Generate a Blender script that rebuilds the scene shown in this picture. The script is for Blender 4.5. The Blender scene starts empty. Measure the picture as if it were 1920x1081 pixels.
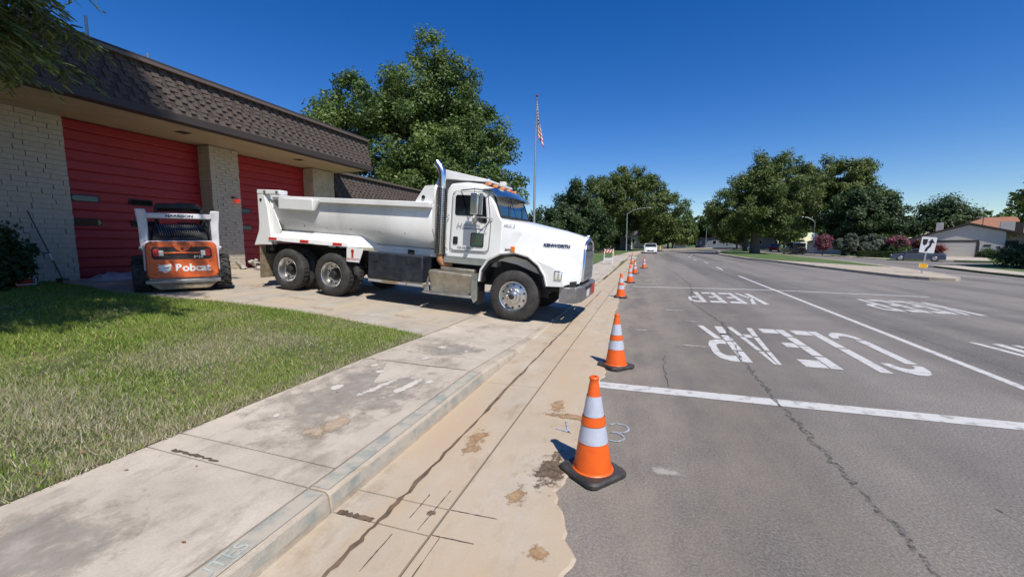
import bpy, math, random
import numpy as np
from mathutils import Vector, Matrix

# ------------------------------------------------------------------ camera, world, sun, exposure
scene = bpy.context.scene
COL = scene.collection
R = math.radians
def cam_axes(p, y, r):
    h = Vector((-math.sin(y), math.cos(y), 0)); rt = Vector((math.cos(y), math.sin(y), 0)); up = Vector((0, 0, 1))
    f = h * math.cos(p) - up * math.sin(p); d = -h * math.sin(p) - up * math.cos(p)
    return rt * math.cos(r) + d * math.sin(r), -rt * math.sin(r) + d * math.cos(r), f
crt, cdn, cfw = cam_axes(R(6.3727), R(18.2607), R(0.1742))
cd = bpy.data.cameras.new('camera'); cam = bpy.data.objects.new('camera', cd); COL.objects.link(cam)
cd.sensor_width = 36; cd.sensor_fit = 'HORIZONTAL'; cd.lens = 770.05 / 1920 * 36
cd.clip_start = .05; cd.clip_end = 3000
m = Matrix.Identity(4)
for i in range(3):
    m[i][0] = crt[i]; m[i][1] = -cdn[i]; m[i][2] = -cfw[i]
m[0][3], m[1][3], m[2][3] = 0, 0, 1.65
cam.matrix_world = m
scene.camera = cam
SUN_EL, SUN_AZ = 54.0, 135.0
wd = bpy.data.worlds.new('World'); scene.world = wd; wd.use_nodes = True
wn = wd.node_tree.nodes; wl = wd.node_tree.links
bg = wn['Background']; sky = wn.new('ShaderNodeTexSky'); sky.sky_type = 'NISHITA'; sky.sun_disc = False
sky.sun_elevation = R(SUN_EL); sky.sun_rotation = R(SUN_AZ); sky.altitude = 0; sky.air_density = 1.0
sky.dust_density = 0.0; sky.ozone_density = 5.0
hsv = wn.new('ShaderNodeHueSaturation'); hsv.inputs['Saturation'].default_value = 1.34; hsv.inputs['Hue'].default_value = .514; hsv.inputs['Value'].default_value = 1.0
wl.new(sky.outputs[0], hsv.inputs['Color']); wl.new(hsv.outputs[0], bg.inputs[0]); bg.inputs[1].default_value = 0.118
sl = bpy.data.lights.new('sun', 'SUN'); sl.energy = 5.0; sl.angle = R(.53); sl.color = (1, .945, .86)
sun = bpy.data.objects.new('sun', sl); COL.objects.link(sun)
sv = Vector((math.sin(R(SUN_AZ)) * math.cos(R(SUN_EL)), math.cos(R(SUN_AZ)) * math.cos(R(SUN_EL)), math.sin(R(SUN_EL))))
sun.rotation_euler = sv.to_track_quat('Z', 'Y').to_euler(); sun.location = (10, -10, 30)
vs = scene.view_settings; vs.view_transform = 'Standard'; vs.look = 'None'; vs.exposure = 0.06; vs.gamma = 1
scene.render.engine = 'CYCLES'
try: scene.cycles.max_bounces = 6; scene.cycles.transparent_max_bounces = 6
except Exception: pass

# ------------------------------------------------------------------ helpers
rng = np.random.default_rng(7); random.seed(7)
def tag(o, label=None, cat=None, group=None, kind=None):
    if label: o['label'] = label
    if cat: o['category'] = cat
    if group: o['group'] = group
    if kind: o['kind'] = kind
    return o
def empty(name, loc=(0, 0, 0), rz=0.0, mw=None):
    o = bpy.data.objects.new(name, None); COL.objects.link(o); o.empty_display_size = .2
    if mw is not None: o.matrix_world = mw
    else: o.location = loc; o.rotation_euler = (0, 0, rz)
    return o
def link(name, mesh, parent=None, loc=None, rot=None):
    o = bpy.data.objects.new(name, mesh); COL.objects.link(o)
    if parent is not None: o.parent = parent
    if loc is not None: o.location = loc
    if rot is not None: o.rotation_euler = rot
    return o
def copy_tree(o, parent=None):
    c = o.copy(); COL.objects.link(c); c.parent = parent
    for ch in list(o.children): copy_tree(ch, c)
    return c
class MB:
    def __init__(s): s.v = []; s.f = []; s.mi = []; s.cur = 0
    def add(s, vs, fs):
        b = len(s.v); s.v += [tuple(map(float, p)) for p in vs]
        for f in fs: s.f.append(tuple(i + b for i in f)); s.mi.append(s.cur)
        return s
    def box(s, x0, x1, y0, y1, z0, z1, M=None):
        p = [Vector((x, y, z)) for z in (z0, z1) for y in (y0, y1) for x in (x0, x1)]
        if M is not None: p = [M @ q for q in p]
        return s.add(p, [(0, 2, 3, 1), (4, 5, 7, 6), (0, 1, 5, 4), (2, 6, 7, 3), (0, 4, 6, 2), (1, 3, 7, 5)])
    def tube(s, pts, r, n=8, caps=True):
        pts = [Vector(p) for p in pts]; rs = r if isinstance(r, (list, tuple)) else [r] * len(pts)
        rings = []; ref = None
        for i, p in enumerate(pts):
            t = (pts[min(i + 1, len(pts) - 1)] - pts[max(i - 1, 0)]).normalized()
            if ref is None:
                ref = t.orthogonal().normalized()
            ref = (ref - t * ref.dot(t)); ref = ref.normalized() if ref.length > 1e-6 else t.orthogonal().normalized()
            b = t.cross(ref)
            rings.append([p + (ref * math.cos(2 * math.pi * k / n) + b * math.sin(2 * math.pi * k / n)) * rs[i] for k in range(n)])
        return s.loft(rings, caps)
    def loft(s, rings, caps=True, closed=True):
        n = len(rings[0]); vs = [p for r in rings for p in r]; fs = []
        for i in range(len(rings) - 1):
            for k in range(n if closed else n - 1):
                a = i * n + k; b = i * n + (k + 1) % n
                fs.append((a, b, b + n, a + n))
        if caps:
            fs.append(tuple(range(n - 1, -1, -1))); fs.append(tuple((len(rings) - 1) * n + k for k in range(n)))
        return s.add(vs, fs)
    def prism(s, poly, axis, a, b):
        def P(q, t):
            if axis == 'x': return (t, q[0], q[1])
            if axis == 'y': return (q[0], t, q[1])
            return (q[0], q[1], t)
        return s.loft([[P(q, a) for q in poly], [P(q, b) for q in poly]])
    def lathe(s, prof, n=24, axis='z', o=(0, 0, 0), closed=False):
        rings = []
        for k in range(n):
            a = 2 * math.pi * k / n; c, d = math.cos(a), math.sin(a); ring = []
            for r, h in prof:
                if axis == 'z': q = (r * c, r * d, h)
                elif axis == 'y': q = (r * c, h, r * d)
                else: q = (h, r * c, r * d)
                ring.append((q[0] + o[0], q[1] + o[1], q[2] + o[2]))
            rings.append(ring)
        rings.append(rings[0]); n2 = len(prof)
        vs = [p for r in rings[:-1] for p in r]; fs = []
        for k in range(n):
            for j in range(n2 - 1 + (1 if closed else 0)):
                j2 = (j + 1) % n2
                fs.append((k * n2 + j, ((k + 1) % n) * n2 + j, ((k + 1) % n) * n2 + j2, k * n2 + j2))
        return s.add(vs, fs)
    def ball(s, c, rx, ry=None, rz=None, nu=12, nv=8):
        ry = ry or rx; rz = rz or rx; rings = []
        for j in range(nv + 1):
            t = math.pi * j / nv
            rings.append([(c[0] + rx * math.sin(t) * math.cos(2 * math.pi * k / nu), c[1] + ry * math.sin(t) * math.sin(2 * math.pi * k / nu), c[2] - rz * math.cos(t)) for k in range(nu)])
        return s.loft(rings, False)
    def ribbon(s, pts, w, z=None):
        L = []; n = len(pts); ws = w if isinstance(w, (list, tuple)) else [w] * n
        for i in range(n):
            a = pts[max(i - 1, 0)]; b = pts[min(i + 1, n - 1)]
            dx, dy = b[0] - a[0], b[1] - a[1]; l = math.hypot(dx, dy) or 1
            nx, ny = -dy / l * ws[i] / 2, dx / l * ws[i] / 2
            zz = pts[i][2] if len(pts[i]) > 2 else z
            L += [(pts[i][0] + nx, pts[i][1] + ny, zz), (pts[i][0] - nx, pts[i][1] - ny, zz)]
        return s.add(L, [(2 * i, 2 * i + 1, 2 * i + 3, 2 * i + 2) for i in range(n - 1)])
    def mesh(s, name, mats, smooth=None):
        me = bpy.data.meshes.new(name); me.from_pydata(s.v, [], s.f); me.validate(); 
        mats = mats if isinstance(mats, (list, tuple)) else [mats]
        for q in mats: me.materials.append(q)
        if len(mats) > 1 and len(me.polygons) == len(s.mi): me.polygons.foreach_set('material_index', s.mi)
        import bmesh
        bm = bmesh.new(); bm.from_mesh(me); bmesh.ops.recalc_face_normals(bm, faces=bm.faces); bm.to_mesh(me); bm.free()
        if smooth is not None:
            me.polygons.foreach_set('use_smooth', [True] * len(me.polygons)); me.set_sharp_from_angle(angle=R(smooth))
        me.update(); return me
    def build(s, name, mats, parent=None, smooth=None, bevel=0, seg=2, loc=None, rot=None):
        o = link(name, s.mesh(name, mats, smooth), parent, loc, rot)
        if bevel:
            b = o.modifiers.new('bevel', 'BEVEL'); b.width = bevel; b.segments = seg; b.limit_method = 'ANGLE'; b.angle_limit = R(35)
            if smooth is None:
                o.data.polygons.foreach_set('use_smooth', [True] * len(o.data.polygons)); o.data.set_sharp_from_angle(angle=R(50))
        return o
def B(x0, x1, y0, y1, z0, z1): return MB().box(x0, x1, y0, y1, z0, z1)
def npmesh(name, V, F, mat, smooth=False):
    me = bpy.data.meshes.new(name); k = F.shape[1]
    me.vertices.add(len(V)); me.vertices.foreach_set('co', V.astype(np.float32).ravel())
    me.loops.add(F.size); me.loops.foreach_set('vertex_index', F.astype(np.int32).ravel())
    me.polygons.add(len(F)); me.polygons.foreach_set('loop_start', np.arange(0, F.size, k, dtype=np.int32))
    me.polygons.foreach_set('loop_total', np.full(len(F), k, dtype=np.int32))
    me.materials.append(mat); me.update(calc_edges=True); return me
def text_mesh(s, size, mat, extrude=.001, sx=1.0, shear=0.0, bold=0.0):
    c = bpy.data.curves.new('t', 'FONT'); c.body = s; c.size = size; c.extrude = extrude; c.align_x = 'CENTER'; c.align_y = 'CENTER'; c.shear = shear; c.offset = bold
    o = bpy.data.objects.new('t', c); COL.objects.link(o); bpy.context.view_layer.update()
    me = bpy.data.meshes.new_from_object(o.evaluated_get(bpy.context.evaluated_depsgraph_get()))
    bpy.data.objects.remove(o); me.materials.clear(); me.materials.append(mat)
    if sx != 1: me.transform(Matrix.Diagonal((sx, 1, 1, 1)))
    return me
# ------------------------------------------------------------------ materials
def nodes(name):
    m = bpy.data.materials.new(name); m.use_nodes = True; t = m.node_tree
    return m, t.nodes, t.links, t.nodes['Principled BSDF']
def ramp(n, l, src, stops):
    r = n.new('ShaderNodeValToRGB'); e = r.color_ramp.elements
    while len(e) < len(stops): e.new(.5)
    for k, (p, c) in enumerate(stops): e[k].position = p; e[k].color = (*c, 1)
    l.new(src, r.inputs[0]); return r.outputs[0]
def noise(n, l, scale, detail=4, rough=.55, vec=None, stretch=None):
    t = n.new('ShaderNodeTexNoise'); t.inputs['Scale'].default_value = scale; t.inputs['Detail'].default_value = detail; t.inputs['Roughness'].default_value = rough
    if vec is None:
        tc = n.new('ShaderNodeTexCoord'); vec = tc.outputs['Object']
    if stretch:
        mp = n.new('ShaderNodeMapping'); mp.inputs['Scale'].default_value = stretch; l.new(vec, mp.inputs[0]); vec = mp.outputs[0]
    l.new(vec, t.inputs['Vector']); return t.outputs['Fac']
def mix(n, l, fac, a, b, mode='MIX'):
    m = n.new('ShaderNodeMix'); m.data_type = 'RGBA'; m.blend_type = mode
    for sock, v in ((m.inputs['Factor'], fac), (m.inputs['A'], a), (m.inputs['B'], b)):
        if isinstance(v, (int, float)): sock.default_value = v
        elif isinstance(v, tuple): sock.default_value = (*v, 1)
        else: l.new(v, sock)
    # rgba sockets
    for nm, v in (('A', a), ('B', b)):
        s = [q for q in m.inputs if q.name == nm and q.type == 'RGBA'][0]
        if isinstance(v, tuple): s.default_value = (*v, 1)
        elif not isinstance(v, (int, float)): l.new(v, s)
    return [q for q in m.outputs if q.type == 'RGBA'][0]
def bumpn(n, l, h, strength, dist=.01):
    b = n.new('ShaderNodeBump'); b.inputs['Strength'].default_value = strength; b.inputs['Distance'].default_value = dist
    l.new(h, b.inputs['Height']); return b.outputs[0]
def pm(name, c, rough=.6, metal=0.0, c2=None, scale=3.0, lo=.35, hi=.7, bump=0.0, bscale=60.0, coat=0.0, emit=None, stretch=None):
    m, n, l, p = nodes(name)
    p.inputs['Base Color'].default_value = (*c, 1); p.inputs['Roughness'].default_value = rough; p.inputs['Metallic'].default_value = metal
    if coat: p.inputs['Coat Weight'].default_value = coat; p.inputs['Coat Roughness'].default_value = .05
    if c2: l.new(ramp(n, l, noise(n, l, scale, 6, .62, stretch=stretch), [(lo, c), (hi, c2)]), p.inputs['Base Color'])
    if bump: l.new(bumpn(n, l, noise(n, l, bscale, 3), bump), p.inputs['Normal'])
    if emit: p.inputs['Emission Color'].default_value = (*emit[0], 1); p.inputs['Emission Strength'].default_value = emit[1]
    return m
def leafmat(name, cols, trans=.3, rough=.55):
    m, n, l, p = nodes(name)
    g = n.new('ShaderNodeNewGeometry'); r = n.new('ShaderNodeValToRGB'); e = r.color_ramp.elements
    while len(e) < len(cols): e.new(.5)
    for k, c in enumerate(cols): e[k].position = k / (len(cols) - 1); e[k].color = (*c, 1)
    l.new(g.outputs['Random Per Island'], r.inputs[0])
    big = noise(n, l, .35, 2); cc = mix(n, l, .55, r.outputs[0], ramp(n, l, big, [(.35, cols[0]), (.68, cols[-1])]))
    l.new(cc, p.inputs['Base Color']); p.inputs['Roughness'].default_value = rough
    t = n.new('ShaderNodeBsdfTranslucent'); l.new(cc, t.inputs[0]); ms = n.new('ShaderNodeMixShader'); ms.inputs[0].default_value = trans
    l.new(p.outputs[0], ms.inputs[1]); l.new(t.outputs[0], ms.inputs[2]); l.new(ms.outputs[0], n['Material Output'].inputs[0]); return m
def mat_asphalt():
    m, n, l, p = nodes('asphalt')
    fine = noise(n, l, 62, 5, .85); mid = noise(n, l, .9, 7, .65); band = noise(n, l, 1, 4, .5, stretch=(.5, .03, 1)); spk = noise(n, l, 95, 2, .8)
    base = ramp(n, l, fine, [(.36, (.105, .094, .083)), (.5, (.235, .214, .19)), (.66, (.42, .388, .345))])
    c = mix(n, l, .8, base, ramp(n, l, mid, [(.3, (.66, .65, .65)), (.7, (1, .98, .95))]), 'MULTIPLY')
    c = mix(n, l, .85, c, ramp(n, l, band, [(.38, (.56, .56, .58)), (.55, (1, 1, 1))]), 'MULTIPLY')
    c = mix(n, l, ramp(n, l, spk, [(.68, (0, 0, 0)), (.74, (1, 1, 1))]), c, (.5, .48, .45))
    # tan dust thinning out from the gutter
    tc = n.new('ShaderNodeTexCoord'); sx = n.new('ShaderNodeSeparateXYZ'); l.new(tc.outputs['Object'], sx.inputs[0])
    mr = n.new('ShaderNodeMapRange'); l.new(sx.outputs[0], mr.inputs[0]); mr.inputs[1].default_value = -.7; mr.inputs[2].default_value = 2.6; mr.inputs[3].default_value = .62; mr.inputs[4].default_value = 0
    dn = noise(n, l, 1.6, 7, .7, stretch=(1, .45, 1)); mm = n.new('ShaderNodeMath'); mm.operation = 'MULTIPLY'; l.new(mr.outputs[0], mm.inputs[0]); l.new(ramp(n, l, dn, [(.35, (.1, .1, .1)), (.62, (1, 1, 1))]), mm.inputs[1])
    c = mix(n, l, mm.outputs[0], c, (.34, .285, .21))
    l.new(c, p.inputs['Base Color']); p.inputs['Roughness'].default_value = .88
    l.new(bumpn(n, l, fine, .5, .006), p.inputs['Normal']); return m
def stainmat(name, c1, c2, thr=.5, sc=9.0, soft=.16):
    m, n, l, p = nodes(name); tc = n.new('ShaderNodeTexCoord')
    fl_ = n.new('ShaderNodeVectorMath'); fl_.operation = 'MULTIPLY'; l.new(tc.outputs['Generated'], fl_.inputs[0]); fl_.inputs[1].default_value = (1.9, 1.9, 0)
    vm = n.new('ShaderNodeVectorMath'); vm.operation = 'DISTANCE'; l.new(fl_.outputs[0], vm.inputs[0]); vm.inputs[1].default_value = (.95, .95, 0)
    nz0 = noise(n, l, sc, 6, .75); am = n.new('ShaderNodeMath'); am.operation = 'MULTIPLY_ADD'; l.new(nz0, am.inputs[0]); am.inputs[1].default_value = 2.6; am.inputs[2].default_value = -.8; nz = am.outputs[0]; ad = n.new('ShaderNodeMath'); ad.operation = 'SUBTRACT'; l.new(nz, ad.inputs[0]); l.new(vm.outputs['Value'], ad.inputs[1])
    ad2 = n.new('ShaderNodeMath'); ad2.operation = 'ADD'; l.new(ad.outputs[0], ad2.inputs[0]); ad2.inputs[1].default_value = .42
    f = ramp(n, l, ad2.outputs[0], [(thr - soft, (0, 0, 0)), (thr + soft, (1, 1, 1))])
    l.new(ramp(n, l, noise(n, l, sc * 2.3, 4), [(.35, c1), (.65, c2)]), p.inputs['Base Color']); p.inputs['Roughness'].default_value = .9
    tr_ = n.new('ShaderNodeBsdfTransparent'); ms = n.new('ShaderNodeMixShader'); l.new(f, ms.inputs[0]); l.new(tr_.outputs[0], ms.inputs[1]); l.new(p.outputs[0], ms.inputs[2]); l.new(ms.outputs[0], n['Material Output'].inputs[0]); return m
def mat_concrete(name, a, b, dark, tint=None):
    m, n, l, p = nodes(name)
    big = noise(n, l, 1.3, 7, .68); fine = noise(n, l, 70, 3, .6); st = noise(n, l, 3.1, 6, .7, stretch=(1, .5, 1))
    c = ramp(n, l, big, [(.3, a), (.66, b)])
    c = mix(n, l, .85, c, ramp(n, l, st, [(.33, dark), (.47, (1, 1, 1))]), 'MULTIPLY')
    c = mix(n, l, .5, c, ramp(n, l, fine, [(.3, (.78, .77, .75)), (.65, (1.0, 1.0, 1.0))]), 'MULTIPLY')
    if tint:
        c = mix(n, l, ramp(n, l, noise(n, l, .9, 6, .7, stretch=(1.6, .6, 1)), [(.38, (0, 0, 0)), (.6, (1, 1, 1))]), c, tint)
    l.new(c, p.inputs['Base Color']); p.inputs['Roughness'].default_value = .85
    l.new(bumpn(n, l, fine, .25, .004), p.inputs['Normal']); return m
M = {}
M['asphalt'] = mat_asphalt()
M['walk'] = mat_concrete('sidewalk_concrete', (.39, .335, .265), (.57, .5, .405), (.6, .59, .58))
M['drive'] = mat_concrete('driveway_concrete', (.33, .3, .255), (.47, .43, .36), (.66, .65, .65), (.45, .37, .27))
M['gutter'] = mat_concrete('gutter_concrete', (.4, .335, .25), (.53, .465, .37), (.66, .58, .48), (.47, .36, .24))
M['kerb'] = mat_concrete('kerb_concrete', (.38, .32, .24), (.52, .45, .35), (.62, .58, .53))
M['kerbpaint'] = pm('worn_green_kerb_paint', (.265, .29, .255), .8, c2=(.45, .4, .32), scale=8, lo=.36, hi=.56, bump=.2)
M['joint'] = pm('joint_dirt', (.06, .045, .03), .95, c2=(.13, .1, .07), scale=9)
def crackmat():
    m, n, l, p = nodes('soft_crack'); p.inputs['Base Color'].default_value = (.075, .073, .072, 1); p.inputs['Roughness'].default_value = .9
    f = ramp(n, l, noise(n, l, 26, 6, .8), [(.46, (0, 0, 0)), (.62, (.9, .9, .9))]); t = n.new('ShaderNodeBsdfTransparent'); ms = n.new('ShaderNodeMixShader')
    l.new(f, ms.inputs[0]); l.new(t.outputs[0], ms.inputs[1]); l.new(p.outputs[0], ms.inputs[2]); l.new(ms.outputs[0], n['Material Output'].inputs[0]); return m
M['softcrack'] = crackmat()
M['tar'] = pm('crack_tar', (.035, .033, .032), .8, c2=(.07, .066, .06), scale=20)
M['stain'] = stainmat('rust_stain', (.3, .17, .08), (.4, .27, .15), .55)
M['oil'] = stainmat('oil_stain', (.08, .055, .035), (.17, .12, .08), .5, 12)
M['dirtcrack'] = pm('dirt_crack_fill', (.09, .06, .04), .95, c2=(.22, .15, .09), scale=8)
M['roadwhite'] = pm('road_paint', (.56, .55, .52), .75, c2=(.27, .26, .245), scale=9, lo=.52, hi=.7, bump=.3, bscale=50)

M['spray'] = pm('spray_paint', (.4, .44, .5), .8, c2=(.2, .2, .2), scale=30, lo=.45, hi=.6)
M['soil'] = pm('lawn_soil', (.055, .07, .022), .95, c2=(.2, .17, .09), scale=1.2, lo=.4, hi=.66, bump=.5, bscale=30)
M['ground'] = pm('dry_grass_ground', (.07, .1, .03), .95, c2=(.19, .18, .08), scale=.25, bump=.3, bscale=8)
M['turf'] = pm('far_turf', (.05, .105, .02), .95, c2=(.13, .17, .05), scale=.7, bump=.6, bscale=25)
M['white'] = pm('white_truck_paint', (.8, .8, .78), .28, c2=(.72, .72, .69), scale=1.6, coat=.4)
M['bedwhite'] = pm('worn_white_bed_paint', (.79, .79, .77), .4, c2=(.62, .6, .56), scale=1.7, lo=.5, hi=.85, stretch=(1, 1, .35))
M['black'] = pm('black_steel', (.012, .012, .013), .6, c2=(.03, .028, .025), scale=6)
M['tyre'] = pm('tyre_rubber', (.018, .018, .018), .8, c2=(.06, .055, .05), scale=5, bump=.2, bscale=40)
M['alu'] = pm('polished_aluminium', (.74, .73, .71), .38, 1.0, c2=(.5, .49, .47), scale=6)
M['chrome'] = pm('chrome', (.82, .81, .79), .24, 1.0)
M['steel'] = pm('dull_steel', (.33, .32, .31), .45, .7, c2=(.22, .21, .2), scale=8)
M['tread'] = pm('tread_plate', (.5, .46, .38), .42, .75, c2=(.3, .27, .22), scale=5, bump=.9, bscale=45)
M['navy'] = pm('toolbox_paint', (.012, .015, .022), .4, c2=(.035, .04, .05), scale=5)
M['glass'] = pm('dark_glass', (.008, .01, .012), .05, coat=.5)
M['wind'] = pm('windscreen_glass', (.02, .05, .06), .04, coat=1.0)
M['greenglass'] = pm('green_glass', (.01, .05, .045), .06, coat=.5)
M['amber'] = pm('amber_lens', (.75, .2, .015), .25, coat=.6)
M['red'] = pm('red_lens', (.45, .015, .01), .35)
M['lens'] = pm('clear_lens', (.7, .7, .66), .15, coat=.5)
M['rust'] = pm('rusty_pipe', (.3, .11, .04), .75, c2=(.5, .27, .14), scale=12)
M['blue'] = pm('blue_print', (.02, .05, .25), .5)
M['navyprint'] = pm('navy_print', (.02, .03, .07), .5)
M['silver'] = pm('silver_print', (.45, .47, .52), .4, .3)
M['redprint'] = pm('red_print', (.45, .05, .03), .6)
M['orange'] = pm('loader_orange_paint', (.66, .12, .025), .45, c2=(.3, .1, .045), scale=5, lo=.52, hi=.78)
M['loaderwhite'] = pm('loader_white_paint', (.66, .66, .68), .45, c2=(.48, .46, .44), scale=5, lo=.5, hi=.8)
M['cream'] = pm('muddy_bumper', (.33, .27, .17), .8, c2=(.15, .11, .07), scale=7)
M['printwhite'] = pm('white_print', (.75, .75, .73), .5)
M['cone'] = pm('cone_orange', (.85, .13, .008), .42, c2=(.72, .1, .01), scale=9)
M['cone2'] = pm('faded_cone_orange', (.78, .12, .012), .5)
M['reflect'] = pm('reflective_collar', (.5, .53, .6), .35, c2=(.42, .45, .52), scale=16)
M['rubber'] = pm('cone_base_rubber', (.02, .02, .021), .6, c2=(.07, .065, .055), scale=8, bump=.2)
M['brick'] = pm('slump_block', (.42, .355, .265), .9, c2=(.54, .47, .365), scale=2.2, bump=.7, bscale=26)
M['mortar'] = pm('mortar', (.33, .28, .21), .95)
M['reddoor'] = pm('red_door_paint', (.36, .016, .02), .5, c2=(.29, .013, .017), scale=2, stretch=(1, .3, 3))
M['soffit'] = pm('tan_stucco', (.5, .39, .25), .9, c2=(.43, .33, .21), scale=2, bump=.4, bscale=80)
M['shingle'] = pm('brown_shingle', (.075, .056, .047), .9, c2=(.125, .096, .08), scale=2.4, bump=.5, bscale=90)
M['shinglebase'] = pm('shingle_underlay', (.05, .039, .033), .95, c2=(.08, .063, .054), scale=3, bump=.4, bscale=90)
M['trim'] = pm('dark_brown_trim', (.05, .038, .032), .65)
M['cap'] = pm('brown_metal_cap', (.14, .105, .085), .5)
M['galv'] = pm('galvanised', (.42, .44, .45), .45, .6)
M['bark'] = pm('bark', (.075, .06, .048), .95, c2=(.15, .125, .1), scale=5, bump=.8, bscale=14, stretch=(1, 1, .25))
M['wood'] = pm('broom_handle', (.1, .08, .06), .7)
M['tarp'] = pm('plastic_sheet', (.45, .47, .5), .35, c2=(.3, .31, .33), scale=5)
M['rubble'] = pm('broken_concrete', (.5, .48, .44), .95, c2=(.36, .33, .28), scale=6, bump=.4, bscale=30)
M['yellow'] = pm('yellow_marker', (.8, .42, .01), .45)
M['signwhite'] = pm('sign_sheet', (.72, .72, .72), .4)
M['signblack'] = pm('sign_black', (.015, .015, .015), .5)
M['stucco'] = pm('pale_stucco', (.62, .57, .5), .9, c2=(.57, .52, .45), scale=1, bump=.3, bscale=60)
M['stuccopink'] = pm('pinkish_stucco', (.55, .45, .39), .9, c2=(.5, .4, .34), scale=1)
M['tile'] = pm('clay_tile', (.36, .17, .095), .85, c2=(.28, .12, .07), scale=3)
M['garagedoor'] = pm('garage_door_paint', (.58, .54, .47), .6)
M['bluepaint'] = pm('slate_blue_car_paint', (.085, .105, .15), .28, .3, coat=.7)
M['carwhite'] = pm('white_car_paint', (.8, .81, .82), .25, coat=.6)
M['carblack'] = pm('black_car_paint', (.01, .01, .011), .25, coat=.5)
M['carred'] = pm('red_car_paint', (.45, .03, .02), .3, coat=.5)
M['flagred'] = pm('flag_red', (.42, .02, .03), .8); M['flagwhite'] = pm('flag_white', (.72, .72, .72), .8); M['flagblue'] = pm('flag_blue', (.02, .025, .1), .8)
M['leafA'] = leafmat('shade_tree_leaves', [(.025, .06, .012), (.068, .135, .026), (.12, .2, .04), (.2, .27, .06)])
M['leafB'] = leafmat('zelkova_leaves', [(.026, .056, .01), (.068, .12, .022), (.12, .185, .035), (.19, .225, .048)])
M['leafC'] = leafmat('bright_leaves', [(.03, .07, .015), (.07, .135, .025), (.13, .2, .035), (.2, .23, .04)])
M['leafD'] = leafmat('dark_evergreen', [(.014, .038, .01), (.034, .075, .02), (.06, .11, .034), (.09, .14, .04)])
M['olive'] = leafmat('olive_leaves', [(.06, .08, .05), (.12, .15, .1), (.18, .21, .15)])
M['pink'] = leafmat('pink_blossom', [(.06, .1, .03), (.32, .04, .12), (.45, .07, .2)])
M['redleaf'] = leafmat('red_foliage', [(.05, .06, .02), (.2, .03, .03), (.3, .05, .05)])
M['hedge'] = leafmat('hedge_leaves', [(.03, .06, .015), (.06, .11, .025), (.1, .16, .04)])
M['needle'] = leafmat('redwood_needles', [(.04, .075, .02), (.1, .16, .035), (.18, .25, .06), (.3, .32, .09)], .2)
def mat_grass():
    m, n, l, p = nodes('grass_blades')
    g = n.new('ShaderNodeNewGeometry')
    r = ramp(n, l, g.outputs['Random Per Island'], [(0, (.09, .155, .015)), (.45, (.19, .31, .03)), (.82, (.3, .4, .06)), (1, (.55, .46, .2))])
    dry = ramp(n, l, noise(n, l, .75, 5, .65), [(.52, (0, 0, 0)), (.7, (.8, .8, .8))])
    c = mix(n, l, dry, r, ramp(n, l, g.outputs['Random Per Island'], [(0, (.16, .18, .05)), (.5, (.34, .32, .14)), (1, (.5, .42, .24))]))
    l.new(c, p.inputs['Base Color']); p.inputs['Roughness'].default_value = .6
    t = n.new('ShaderNodeBsdfTranslucent'); l.new(c, t.inputs[0]); ms = n.new('ShaderNodeMixShader'); ms.inputs[0].default_value = .25
    l.new(p.outputs[0], ms.inputs[1]); l.new(t.outputs[0], ms.inputs[2]); l.new(ms.outputs[0], n['Material Output'].inputs[0]); return m
M['grass'] = mat_grass()
M['drygrass'] = leafmat('dry_grass_blades', [(.26, .23, .12), (.48, .43, .29), (.6, .55, .42), (.4, .36, .22)], .2)

# ------------------------------------------------------------------ terrain
def lerp(x, xs, ys): return float(np.interp(x, xs, ys))
TX = [1.79, 1.94, 3.45, 8.56, 14.7, 25]
def T(X, Y):
    if X > 4: return -.02 * (min(X, 34) - 4)
    if X > -1.79: return 0.0
    w = lerp(Y, [4.3, 6.6, 13, 14.6], [0, 1, 1, 0]); u = lerp(Y, [14.6, 19], [0, 1])
    a = lerp(-X, TX, [.15, .15, .18, .48, .70, .9]); b = lerp(-X, TX, [.02, .02, .116, .48, .70, .9]); c = lerp(-X, TX, [.15, .15, .18, .25, .3, .4])
    return (a * (1 - u) + c * u) * (1 - w) + b * w
def sheet(name, xs, ys, mat, dz, parent=None, kind='structure'):
    v = [(x, y, T(x, y) + dz) for y in ys for x in xs]; n = len(xs)
    f = [(j * n + i, j * n + i + 1, (j + 1) * n + i + 1, (j + 1) * n + i) for j in range(len(ys) - 1) for i in range(n - 1)]
    o = MB().add(v, f).build(name, mat, parent)
    if kind and parent is None: o['kind'] = kind
    return o
YS = [-60, -3, 0, 4.3, 5.45, 6.6, 13, 14.6, 19, 30, 60, 100, 140, 250, 900]
sheet('ground', [-900, -60, -25, -14.7, -8.56, -3.45, -1.94, -1.8, -1.78, 4, 34, 90, 900], YS, M['ground'], -.09)
road = sheet('road', [-1.785, 0, 4, 34, 90], [-30, 0, 10, 20, 30, 40, 60, 90, 140], M['asphalt'], 0)
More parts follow.
